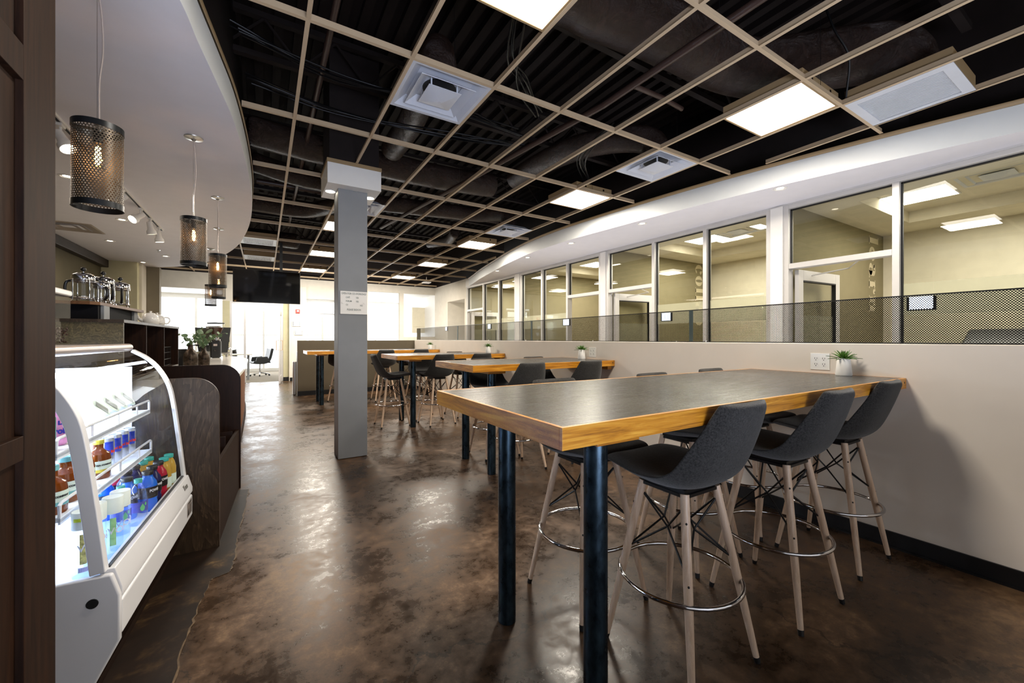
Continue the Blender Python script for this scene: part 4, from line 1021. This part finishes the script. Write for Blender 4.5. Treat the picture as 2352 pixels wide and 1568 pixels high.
q = MB().lathe([(0,0),(.05,.0),(.055,.03),(.02,.09),(.0,.1)], c=(-.86,4.74,1.027), n=7).build('snack_bag', plain('bag_blue','3b6fb0',.35,vary=.6,sc=40)); tag(q,'blue snack bag in the wire basket of the cubby shelf','bag')
# riser
rs = thing('shelf_riser', 'raised walnut board on black boxes on the cubby shelf', 'riser', (-1.05,3.85,1.385))
MB().prism([(-1.35,3.43),(-.90,3.43),(-.865,3.47),(-.825,4.33),(-1.35,4.33)],'z',1.478,1.4975).build('board', M['walnut'], rs, bev=.001, world=rs)
for y0,y1 in ((3.52,3.63),(4.22,4.32)):
    q = MB().bx(-1.2,-.86,y0,y1,1.3855,1.478).build('support', M['column'], rs, world=rs)
MB().bx(-1.24,-.875,3.47,3.52,1.3855,1.478).build('dark_box', M['matte_black'], rs, world=rs); MB().bx(-1.24,-.875,3.63,4.22,1.3855,1.478).build('dark_box', M['matte_black'], rs, world=rs)
def make_press(label, s=1.0, group='chrome french presses'):
    t = thing('french_press', label, 'coffee press', (0,0,0), 0, group); r = .048*s
    MB().lathe([(r*.93,.012),(r*.93,.135*s)], n=28, cap=False).build('beaker', M['clear'], t)
    fr = MB().torus((0,0,.128*s),r,.005,28,6).torus((0,0,.02),r,.003,28,6).torus((0,0,.118*s),r,.004,28,6)
    for k in range(4):
        a = PI/4+k*PI/2; c, q = math.cos(a), math.sin(a)
        fr.tube([(r*1.22*c,r*1.22*q,.001),(r*1.03*c,r*1.03*q,.018),(r*1.02*c,r*1.02*q,.13*s)],.0042,6)
    fr.build('frame', M['chrome'], t, ang=70)
    MB().lathe([(r*1.07,.130*s),(r*1.08,.150*s),(r*1.0,.158*s),(r*.6,.168*s),(0,.172*s)], n=28).build('lid', M['chrome'], t)
    k = MB().cyl((0,0,.168*s),(0,0,.185*s),.003,n=8).build('plunger_rod', M['chrome'], t)
    MB().sph((0,0,.192*s),.0135,14,8).build('knob', M['black'], k)
    MB().cyl((0,0,.03),(0,0,.034),r*.88,n=20).build('filter', M['chrome'], t)
    a = [(-r-.002,0,.122*s),(-r-.022,0,.116*s),(-r-.030,0,.085*s),(-r-.024,0,.045*s),(-r-.002,0,.026*s)]
    MB().tube(smooth_path(a,5),.0075,8).build('handle', M['black'], t)
    return t
q = make_press('chrome french press, leftmost on the walnut riser, handle to the left',1.05); q.location = (-.955,3.53,1.498)
q = make_press('smaller chrome french press standing in front of the tall ones',.80); q.location = (-.888,3.585,1.498); q.rotation_euler = (0,0,2.2)
q = make_press('tallest chrome french press, at the back of the group',1.12); q.location = (-.93,3.79,1.498); q.rotation_euler = (0,0,2.4)
q = make_press('chrome french press, rightmost on the walnut riser',1.05); q.location = (-.885,3.97,1.498); q.rotation_euler = (0,0,1.9)
def make_teapot(label):
    t = thing('teapot', label, 'teapot', (0,0,0), 0, 'white teapots on the cubby shelf')
    MB().lathe([(0,0),(.046,0),(.054,.012),(.056,.04),(.050,.07),(.034,.088),(.03,.09)], n=28).build('body', M['ceramic'], t)
    l = MB().lathe([(.032,.088),(.028,.095),(.008,.1),(0,.101)], n=24).build('lid', M['ceramic'], t); MB().lathe([(.006,.099),(.007,.106),(.011,.111),(0,.114)], n=16).build('knob', M['ceramic'], l)
    MB().tube(smooth_path([(.048,0,.072),(.080,0,.070),(.090,0,.045),(.074,0,.020),(.05,0,.018)],5),.006,8).build('handle', M['ceramic'], t)
    MB().tube(smooth_path([(-.05,0,.03),(-.075,0,.05),(-.088,0,.078)],4),[.013]*4+[.009]*4+[.007],10).build('spout', M['ceramic'], t)
    return t
tp = make_teapot('white ceramic teapot on the cubby shelf, nearer of the two'); tp.location = (-.80,4.42,1.3855); tp.rotation_euler = (0,0,.5)
dup(tp, (-.80,4.66,1.3855), .5, 'white ceramic teapot on the cubby shelf, half hidden behind the other')
# ---------------- magazine rack with rounded end panels
mr = thing('magazine_rack', 'dark plywood rack with two rounded end panels between case and counter', 'rack', (-.45,3.6,0))
def rpanel(y0, y1, x0, x1, zt, r):
    poly = [(x0,0),(x1,0)] + [(x1-r+r*math.cos(math.radians(a)), zt-r+r*math.sin(math.radians(a))) for a in range(0,91,9)] + [(x0,zt)]
    return MB().prism(poly,'y',y0,y1)
rpanel(3.055,3.078,-.72,-.233,1.036,.13).build('end_panel', M['ply'], mr, bev=.002, world=mr)
rpanel(4.16,4.183,-.705,-.170,1.053,.135).build('end_panel', M['dwood2'], mr, bev=.002, world=mr)
m = MB(); m.add([(-.262,3.078,.0),(-.240,3.078,0),(-.182,4.16,0),(-.204,4.16,0),(-.262,3.078,.5),(-.240,3.078,.5),(-.182,4.16,.5),(-.204,4.16,.5)],[(0,3,2,1),(4,5,6,7),(0,1,5,4),(1,2,6,5),(2,3,7,6),(3,0,4,7)])
m.build('front_board', M['dwood'], mr, world=mr)
for y, z in ((3.30,.58),(3.55,.57),(3.93,.53)): MB().bx(-.6,-.262 + (y-3.078)*.0536,y,y+.012,.02,z).build('divider', M['dwood2'], mr, world=mr)
MB().bx(-.74,-.72,3.08,4.16,0,.98).build('back_board', M['dwood2'], mr, world=mr)
# ---------------- long curved counter
OUT = smooth_path([(-.25,4.30,0),(-.225,5.3,0),(-.215,6.4,0),(-.225,7.4,0),(-.255,8.8,0),(-.37,9.7,0),(-.6,10.45,0),(-.95,10.9,0),(-1.35,11.0,0)],5)
ct = thing('counter', 'long coffee bar counter with white stone top and brown curved front', 'counter', (-.8,7.5,0))
poly = [(p.x,p.y) for p in OUT]+[(-1.35,5.3),(-.80,5.3),(-.80,4.30)]
MB().prism(poly,'z',.862,.90).build('worktop', M['quartz'], ct, bev=.002, world=ct)
pi_ = [(p.x-.045,p.y) for p in OUT[:-3]]+[(-1.30,10.85),(-1.30,5.34),(-.84,5.34),(-.84,4.34)]
MB().prism(pi_,'z',.10,.862).build('front_panel', M['bar'], ct, world=ct)
pk = [(p.x-.030,p.y) for p in OUT[:-3]]+[(-1.29,10.86),(-1.29,5.33),(-.83,5.33),(-.83,4.33)]
MB().prism(pk,'z',.002,.10).build('kick_base', M['dwood'], ct, world=ct)
# ---------------- vases of eucalyptus
def make_vase(label, s, seed, grp='bronze vases of eucalyptus'):
    t = thing('eucalyptus_vase', label, 'vase', (0,0,0), 0, grp)
    MB().lathe([(0,0),(.056*s,0),(.062*s,.01),(.064*s,.12*s),(.060*s,.17*s),(.038*s,.205*s),(.024*s,.225*s),(.022*s,.262*s),(.026*s,.268*s),(.02*s,.262*s),(.02*s,.2*s)], n=28).build('vase', M['patina'], t)
    st = MB(); lf = MB(); rnd = random.Random(seed)
    for k in range(5):
        a = rnd.uniform(0,6.28); L_ = rnd.uniform(.16,.30)*s; d = Vector((math.cos(a),math.sin(a),0)); z0 = .25*s
        pts = [Vector((0,0,z0)) + d*(L_*q*(.35+.5*q)) + Vector((0,0,L_*q*(1-.35*q))) for q in (0,.25,.5,.75,1)]
        st.tube(pts,.0018,5)
        for j in range(9):
            q = .25+.75*j/8; i = min(int(q*4),3); c = pts[i].lerp(pts[i+1], q*4-i)
            n_ = Vector((rnd.uniform(-1,1),rnd.uniform(-1,1),rnd.uniform(-.4,1))).normalized(); r = rnd.uniform(.018,.031)*s
            u = n_.orthogonal().normalized(); w = n_.cross(u); c = c + u*r
            ring = [c + u*(r*math.cos(b))+w*(r*.9*math.sin(b)) + n_*(.004*math.cos(2*b)) for b in [2*PI*e/12 for e in range(12)]]
            lf.add([c - n_*.003]+ring, [(0,e+1,(e+1)%12+1) for e in range(12)])
    st.build('stem', M['stem'], t); lf.build('leaves', M['leaf_e'], t)
    return t
v = make_vase('taller bronze vase of eucalyptus at the near end of the counter',1.12,11); v.location = (-.735,6.02,.9005)
v = make_vase('shorter bronze vase of eucalyptus to the right of the taller one',1.0,23); v.location = (-.64,6.30,.9005)
t = thing('tilted_tablet', 'tablet on a tilted stand left of the eucalyptus vases', 'tablet', (-.86,6.15,.9005), .3)
R = Matrix.Rotation(math.radians(-22),3,'X')
MB().box((0,.03,.13),(.18,.012,.25),R).build('casing', M['black'], t, bev=.003); MB().box((0,.0,.004),(.14,.12,.008)).build('foot', M['black'], t)
# ---------------- grinder and espresso machine
t = thing('coffee_grinder', 'black coffee grinder with bean-filled cone hopper on the counter', 'grinder', (-.80,9.75,.9005))
MB().bx(-.085,.085,-.11,.10,0,.34).build('body', M['black'], t, bev=.03)
MB().lathe([(.05,.36),(.05,.40),(.13,.60),(.135,.66)], n=28, cap=False).build('hopper', M['clear'], t)
MB().lathe([(.0,.41),(.045,.41),(.118,.585),(0,.60)], n=24).build('beans', M['bean'], t); MB().lathe([(.14,.66),(.14,.68),(0,.69)], n=28).build('hopper_lid', M['black'], t)
MB().lathe([(.075,.33),(.075,.36),(.05,.37),(.05,.40)], n=24).build('collar', M['chrome'], t)
q = MB().bx(-.03,.03,-.113,-.109,.23,.27).build('display', M['case_s'], t); MB().cyl((0,-.11,.15),(0,-.125,.15),.02,n=16).build('dial', M['chrome'], t)
t = thing('espresso_machine', 'large black espresso machine on the far end of the counter', 'espresso machine', (-.88,10.30,.9005), -math.radians(62))
MB().prism([(-.13,.09),(.13,.09),(.19,.60),(-.19,.60)],'x',.25,.28).build('side_panel', M['column'] if False else M['leather'], t, bev=.006)
MB().prism([(-.13,.09),(.13,.09),(.19,.60),(-.19,.60)],'x',-.36,-.33).build('side_panel', M['leather'], t, bev=.006)
MB().bx(-.33,.25,-.14,.18,.30,.57).build('body', M['black'], t, bev=.01); MB().bx(-.33,.25,-.22,.18,.06,.11).build('drip_tray', M['stainless'], t, bev=.004)
for x, y in ((-.3,-.16),(-.3,.14),(.22,-.16),(.22,.14)): MB().cyl((x,y,0),(x,y,.06),.022,n=14).build('foot', M['stainless'], t)
for x in (-.18,.08):
    g_ = MB().lathe([(.035,.24),(.035,.31)], c=(x,-.17,0), n=18).build('group_head', M['chrome'], t); MB().tube([(x,-.19,.245),(x,-.34,.235)],.012,8).build('portafilter_handle', M['black'], g_)
for i in range(6):
    x, y = -.27+.095*(i%6), .02
    q = MB().lathe([(0,0),(.028,0),(.04,.055),(.037,.055),(.026,.004),(0,.004)], c=(-.88+(x+.02)*.469,10.30-(x+.02)*.883,1.4725), n=18)
    q = q.build('coffee_cup', M['ceramic']); tag(q,'white coffee cup in the row on top of the espresso machine','cup','cups on the espresso machine')
q = make_press('chrome french press standing behind the espresso machine side panel, far back',1.1); q.location = (-.66,10.66,.9005)
# ---------------- beam, pendants, track, recessed lamps
tag(MB().bx(-2.78,-2.665,3.0,11.195,2.70,2.848).build('timber_beam', M['beam'], bev=.01), 'charred timber beam under the white ceiling along the left wall', 'beam')
def make_pendant(label):
    t = thing('pendant_lamp', label, 'pendant lamp', (0,0,0), 0, 'perforated cylinder pendant lamps over the counter')
    MB().lathe([(.062,0),(.06,-.008),(.02,-.016),(.008,-.03),(0,-.03)], n=28).build('canopy', M['stainless'], t)
    MB().tube(smooth_path([(0,0,-.03),(.012,0,-.15),(.016,0,-.3),(.004,0,-.45),(.004,0,-.66)],6),.0032,8).build('cord', M['case_s'], t)
    MB().tube([(-.003,0,-.03),(-.003,0,-.64)],.0009,5).build('support_wire', M['chrome'], t)
    r = .0835; n = 48
    m = MB(); m.strip([[(r*math.cos(2*PI*k/n),r*math.sin(2*PI*k/n),z) for z in (-1.002,-.642)] for k in range(n+1)])
    def uvf(c): 
        a = math.atan2(c.y,c.x); return (a*r, c.z)
    o = m.build('shade', M['perf_lamp'], t)
    ul = o.data.uv_layers.new(name='UVMap')
    for p in o.data.polygons:
        us = [math.atan2(o.data.vertices[v].co.y,o.data.vertices[v].co.x) for v in p.vertices]
        big = max(us)-min(us) > PI
        for li, u in zip(p.loop_indices, us):
            if big and u < 0: u += 2*PI
            ul.data[li].uv = (u*r, o.data.vertices[o.data.loops[li].vertex_index].co.z)
    for z in (-.660,-1.004):
        q = MB().lathe([(r+.0008,z),(r+.0022,z),(r+.0022,z+.026),(r+.0008,z+.026),(r-.001,z+.026),(r-.001,z),(r+.0008,z)], n=48, cap=False).build('rim', M['darkmetal'], t)
    MB().bx(-.083,.083,-.008,.008,-.652,-.648).build('spider_bar', M['darkmetal'], t)
    MB().torus((0,0,-.636),.012,.0022,18,6).build('loop', M['darkmetal'], t)
    MB().cyl((0,0,-.65),(0,0,-.715),.017,n=16).build('socket', M['darkmetal'], t)
    b = MB().lathe([(.012,-.715),(.022,-.745),(.026,-.775),(.02,-.815),(0,-.83)], n=18).build('bulb', M['clear'], t)
    MB().lathe([(0,-.725),(.009,-.73),(.011,-.77),(.009,-.808),(0,-.812)], n=12).build('filament', M['bulb'], b)
    return t
PD = [(-.63,2.50,'largest-looking perforated pendant lamp, hanging above the display case'),(-.472,4.03,'second perforated pendant lamp from the camera'),(-.444,5.61,'third perforated pendant lamp, in front of the television edge'),(-.558,7.18,'fourth perforated pendant lamp, mostly hidden behind the third'),(-.80,8.85,'farthest and smallest-looking perforated pendant lamp')]
for i, (x,y,lb) in enumerate(PD):
    if i == 0: p0 = make_pendant(lb); p0.location = (x,y,2.85)
    else: dup(p0, (x,y,2.85), i*.7, lb)
tk = thing('track_rail', 'white lighting track along the left ceiling', 'light track', (-1.26,5.85,2.83))
MB().bx(-1.278,-1.242,4.0,7.66,2.83,2.85).build('rail', M['white'], tk, world=tk)
MB().bx(-1.268,-1.252,4.02,7.64,2.826,2.8305).build('slot', M['vent_d'], tk, world=tk)
def make_head(label, aim):
    t = thing('track_spot', label, 'spotlight', (0,0,0), 0, 'white spot heads on the lighting track')
    MB().bx(-.018,.018,-.035,.035,-.022,0).build('adapter', M['white'], t, bev=.003); MB().cyl((0,0,-.02),(0,0,-.075),.008,n=10).build('stem', M['white'], t)
    d = Vector(aim).normalized(); o = Vector((0,0,-.09)); R = Vector((0,0,-1)).rotation_difference(d).to_matrix()
    MB().lathe([(0,.045),(.028,.04),(.031,-.02),(.034,-.05),(.050,-.075),(.052,-.115),(.047,-.115),(.045,-.08)], c=o, n=24, M=R).build('head', M['white'], t)
    MB().lathe([(0,-.095),(.044,-.095)], c=o, n=20, M=R).build('lens', M['spot'], t)
    return t
for y, aim, lb in ((4.22,(.5,-.35,-.9),'white track spot nearest the wooden partition, glaring at the camera'),(5.72,(-.7,-.2,-.6),'white track spot beside the largest pendant lamp'),(6.45,(-.5,-.6,-.6),'white track spot in the middle, glowing rim to the lower left'),(6.92,(.15,.2,-1),'white track spot second from the far end'),(7.42,(.1,.1,-1),'white track spot at the far end of the track')):
    q = make_head(lb, aim); q.location = (-1.26,y,2.826)
def make_recess(label, grp):
    t = thing('recessed_light', label, 'downlight', (0,0,0), 0, grp)
    MB().lathe([(.066,.002),(.066,-.004),(.05,-.006),(.045,-.001),(.03,-.0005)], n=28).build('rim', M['white'], t); MB().lathe([(0,-.0008),(.034,-.0008)], n=20).build('lamp', M['spot'], t)
    return t
rl = make_recess('recessed downlight in the right soffit nearest the camera','recessed downlights in the right soffit'); rl.location = (4.63,2.18,2.85)
for x, y, lb in ((4.425,3.83,'recessed downlight in the right soffit, second from the camera'),(4.335,5.23,'recessed downlight in the right soffit, third from the camera'),(4.375,6.59,'recessed downlight in the right soffit, fourth from the camera'),(4.64,8.27,'recessed downlight at the far end of the right soffit')): dup(rl,(x,y,2.85),0,lb)
for x, y, lb in ((-1.635,5.63,'recessed downlight left of the largest pendant lamp'),(-1.61,7.30,'recessed downlight below the track, left ceiling'),(-2.123,8.98,'recessed downlight near the timber beam'),(-1.61,10.09,'recessed downlight far back on the left ceiling beside the sprinkler'),(-2.136,11.15,'recessed downlight above the grey wall end')): dup(rl,(x,y,2.85),0,lb,'recessed downlights in the left ceiling')
t = thing('air_diffuser', 'beige square ceiling diffuser beside the timber beam', 'air vent', (-2.35,8.13,2.849)); 
m = MB(); frustum(m,.31,0,.29,-.008); frustum(m,.29,-.008,.2,.0-.001); m.build('frame', M['case_s'], t)
for h in (.2,.12): m = MB(); frustum(m,h,-.012,h-.05,-.002); m.build('cone', M['case_s'], t)
def sprinkler(x, y, z, lb):
    t = thing('sprinkler_head', lb, 'sprinkler', (x,y,z)); MB().lathe([(.03,0),(.03,-.004),(.008,-.008),(.006,-.03),(0,-.03)], n=16).build('body', M['chrome'], t); MB().cyl((0,0,-.03),(0,0,-.033),.016,n=12).build('deflector', M['chrome'], t)
sprinkler(-1.607,9.46,2.85,'small chrome sprinkler head on the left ceiling')
# ================================================================== BACKGROUND THINGS
tv = thing('television', 'large black television hung from the ceiling at the back left', 'television', (.06,9.12,1.95), .0)
MB().bx(-.495,.615,9.10,9.14,1.955,2.58).build('casing', M['black'], tv, bev=.004, world=tv)
MB().bx(-.487,.607,9.0985,9.1005,1.965,2.572).build('display', M['tv'], tv, world=tv)
MB().bx(.26,.31,9.14,9.18,2.1,3.15).build('mount_pole', M['black'], tv, world=tv)
fa = thing('fire_alarm', 'red fire alarm on the cream wall beside the far door', 'fire alarm', (.867,13.86,2.03))
MB().bx(.812,.923,13.825,13.864,2.035,2.155).build('casing', M['red'], fa, bev=.006, world=fa)
MB().prism([(.845,2.085),(.89,2.085),(.90,2.11),(.89,2.13),(.845,2.13)],'y',13.82,13.826).build('strobe', M['white'], fa, world=fa)
for (x0,x1,z0,z1,lb) in ((.719,.945,1.645,1.80,'upper white framed tablet on the cream back wall'),(.779,1.005,1.382,1.535,'lower white framed tablet on the cream back wall')):
    t = thing('wall_tablet', lb, 'tablet', ((x0+x1)/2,13.86,z0), 0, 'white framed tablets on the back wall')
    MB().bx(x0,x1,13.835,13.86,z0,z1).build('casing', M['white'], t, bev=.004, world=t)
    MB().bx(x0+.025,x1-.025,13.833,13.835,z0+.018,z1-.012).build('bezel', M['black'], t, world=t)
    MB().bx(x0+.04,x1-.04,13.832,13.833,z0+.018,z1-.012).build('display', M['screen'], t, world=t)
sb_ = MB().bx(.555,.625,10.36,10.6,0,.76).build('waste_bin', M['stainless'], bev=.02); tag(sb_,'narrow stainless bin beside the end of the far half wall','bin')
t = thing('ceiling_sensor', 'small white sensor box hanging in the far right of the ceiling grid', 'sensor', (4.46,12.6,3.06)); MB().bx(-.12,.12,-.12,.12,0,.035).build('box', M['white'], t, bev=.01); MB().cyl((0,0,.035),(0,0,.2),.01,n=8).build('stem', M['white'], t)
# office chairs and the desk in the far room
def make_chair(label, grp=None):
    t = thing('office_chair', label, 'chair', (0,0,0), 0, grp)
    s = smooth_path([(.24,.46,0),(.1,.44,0),(-.1,.44,0),(-.2,.48,0),(-.26,.62,0),(-.32,.90,0)],4)
    rows = [[(-.23+.046*j, p.x, p.y+.03*(abs(j-5)/5)**3) for j in range(11)] for p in s]
    MB().strip(rows).build('seat_shell', M['leather'], t, solid=.075)
    for sx in (-1,1): MB().prism([(-.26,.44),(.22,.44),(.17,.64),(-.14,.66)],'x',sx*.25-.018,sx*.25+.018).build('armrest', M['leather'], t, bev=.008)
    MB().cyl((0,0,.10),(0,0,.43),.026,n=14).build('post', M['chrome'], t)
    b = MB()
    for k in range(5): a = 2*PI*k/5+.3; b.tube([(0,0,.11),(.29*math.cos(a),.29*math.sin(a),.065)],[.02,.012],8)
    b.build('base', M['chrome'], t)
    for k in range(5):
        a = 2*PI*k/5+.3; c = Vector((.29*math.cos(a),.29*math.sin(a),.03)); d = Vector((-math.sin(a),math.cos(a),0))*.018
        MB().cyl(c-d,c+d,.029,n=14).build('caster', M['black'], t)
    return t
c0 = make_chair('black office chair on casters seen through the far doorway','black office chairs'); c0.location = (-.12,16.35,.004); c0.rotation_euler = (0,0,PI/2+.3)
dup(c0, (-.78,15.98,.004), -.6, 'second black office chair in the doorway, cut off by the counter end','black office chairs')
dup(c0, (6.35,4.1,.006), 2.2, 'dark rounded chair back behind the perforated screen in the second office','black office chairs')
t = thing('meeting_table', 'pale meeting table seen through the far doorway', 'table', (-1.0,16.0,0)); MB().bx(-1.6,-.31,14.75,15.4,.77,.805).build('tabletop', M['white'], t, bev=.004, world=t)
for x in (-1.5,-.42): MB().bx(x-.03,x+.03,14.95,15.25,.004,.77).build('leg', M['column'], t, world=t)
# dark chair in the nearest office, behind the screen at the right edge
t = thing('lounge_seat', 'dark angular seat in the nearest office behind the perforated screen', 'seat', (6.2,.75,.004))
MB().prism([(-.62,.0),(.45,.0),(.45,1.36),(-.16,1.36),(-.62,1.14),(-.30,1.18),(-.28,.9),(-.62,.85)],'y',-.35,.35).build('seat_body', M['black'], t, bev=.02)
for y0, lb in ((5.2,'x'),): pass
# office ceiling panels, grilles
def opanel(x, y, lb): dup(proto, (x,y,2.925+.095), 0, lb, 'light panels in the glass-walled offices')
M_off = M['light_office']
op = thing('ceiling_light', 'light panel in the nearest glass-walled office', 'ceiling light', (6.87,1.66,3.03), 0, 'light panels in the glass-walled offices')
m = MB(); frustum(m,.30,-.012,.30,0); frustum(m,.30,-.012,.285,-.012); m.build('frame', M['white'], op); MB().add(sq(0,0,.285,-.010),[(3,2,1,0)]).build('diffuser_panel', M_off, op)
for x, y, lb in ((6.65,4.35,'light panel in the second glass-walled office, nearer the far side'),(6.5,3.2,'light panel in the second glass-walled office, nearer the camera'),(6.7,7.2,'light panel in the third glass-walled office, farther one'),(6.7,6.2,'light panel in the third glass-walled office, nearer one'),(6.7,10.3,'light panel in the fourth glass-walled office, farther one'),(6.7,9.2,'light panel in the fourth glass-walled office, nearer one')): dup(op,(x,y,3.03),0,lb)
dup(dif,(6.68,1.0,3.025),0,'white air diffuser in the nearest office ceiling','air diffusers in the glass-walled offices')
dup(dif,(6.6,3.75,3.025),0,'white air diffuser in the second office ceiling','air diffusers in the glass-walled offices')
# ================================================================== CAMERA, WORLD, LIGHT
cd = bpy.data.cameras.new('camera'); cam = bpy.data.objects.new('camera', cd); COL.objects.link(cam)
cam.location = (0,0,1.27); cam.rotation_euler = (PI/2, 0, -math.radians(31.376))
cd.sensor_width = 36; cd.lens = 933.7/2352*36; cd.shift_y = -(784-777.7)/2352; cd.clip_start = .02
SC.camera = cam
w = bpy.data.worlds.new('world'); SC.world = w; w.use_nodes = True
bg = w.node_tree.nodes['Background']; bg.inputs[0].default_value = (.93,.97,1,1); bg.inputs[1].default_value = 1.5
def area(loc, rot, sx, sy, power, col, spread=180):
    d = bpy.data.lights.new('area_light', 'AREA'); d.shape = 'RECTANGLE'; d.size = sx; d.size_y = sy
    d.energy = power; d.color = col; d.spread = math.radians(spread)
    o = bpy.data.objects.new('area_light', d); COL.objects.link(o); o.location = loc; o.rotation_euler = rot; return o
def point(loc, power, col, r=.05):
    d = bpy.data.lights.new('point_light', 'POINT'); d.energy = power; d.color = col; d.shadow_soft_size = r
    o = bpy.data.objects.new('point_light', d); COL.objects.link(o); o.location = loc; return o
# daylight from the windows behind the photographer and from the far window wall, plus added fill lamps
area((1.5,-2.4,1.7), (PI/2,0,0), 6.0, 2.2, 22, (.84,.90,1))
area((.5,-1.9,.45), (math.radians(152),0,0), 1.8, .8, 75, (.72,.80,1), 130)  # added upward fill near the floor, brightens the soffit undersides
area((1.2,18.3,1.7), (-PI/2,0,0), 9.0, 2.4, 150, (.95,.98,1))
area((1.6,11.6,2.55), (math.radians(62),0,0), 4.5, .5, 60, (1,.95,.88))  # added fill aimed at the back wall to brighten it, no fixture there
# room light
for x, y in ((1.13,1.69),(3.57,1.69),(3.57,4.13),(3.57,7.2),(3.57,9.65),(3.57,12.1),(1.13,7.2),(1.13,9.65),(1.13,12.1)):
    area((x,y,3.05), (0,0,0), .56, .56, 34, (1,.90,.76))
area((4.3,3.2,.25), (PI,0,0), .7, 8, 19, (.93,.94,1), 120)  # added uplight hidden behind the low wall, brightens the right soffit
for y0, y1 in OFF:
    area((6.8,(max(y0,-1)+y1)/2,2.86), (0,0,0), 1.4, 1.6, 40, (1,.95,.85))
area((-2.2,6.5,2.62), (0,0,0), .5, 5, 26, (1,.84,.68))
for x_, y_, _l in PD: point((x_, y_, 2.08), .8, (1,.55,.22), .02)
for c, sx, sy, pw in LED:
    o = area((0,0,0),(0,0,CR_),sy,sx,pw,(.66,.80,1)); o.location = cw(*c)
SC.view_settings.view_transform = 'Standard'; SC.view_settings.exposure = 0.95
SC.cycles.use_denoising = True
SC.cycles.max_bounces = 8; SC.cycles.transparent_max_bounces = 24; SC.cycles.caustics_reflective = False; SC.cycles.caustics_refractive = False
SC.cycles.sample_clamp_indirect = 6
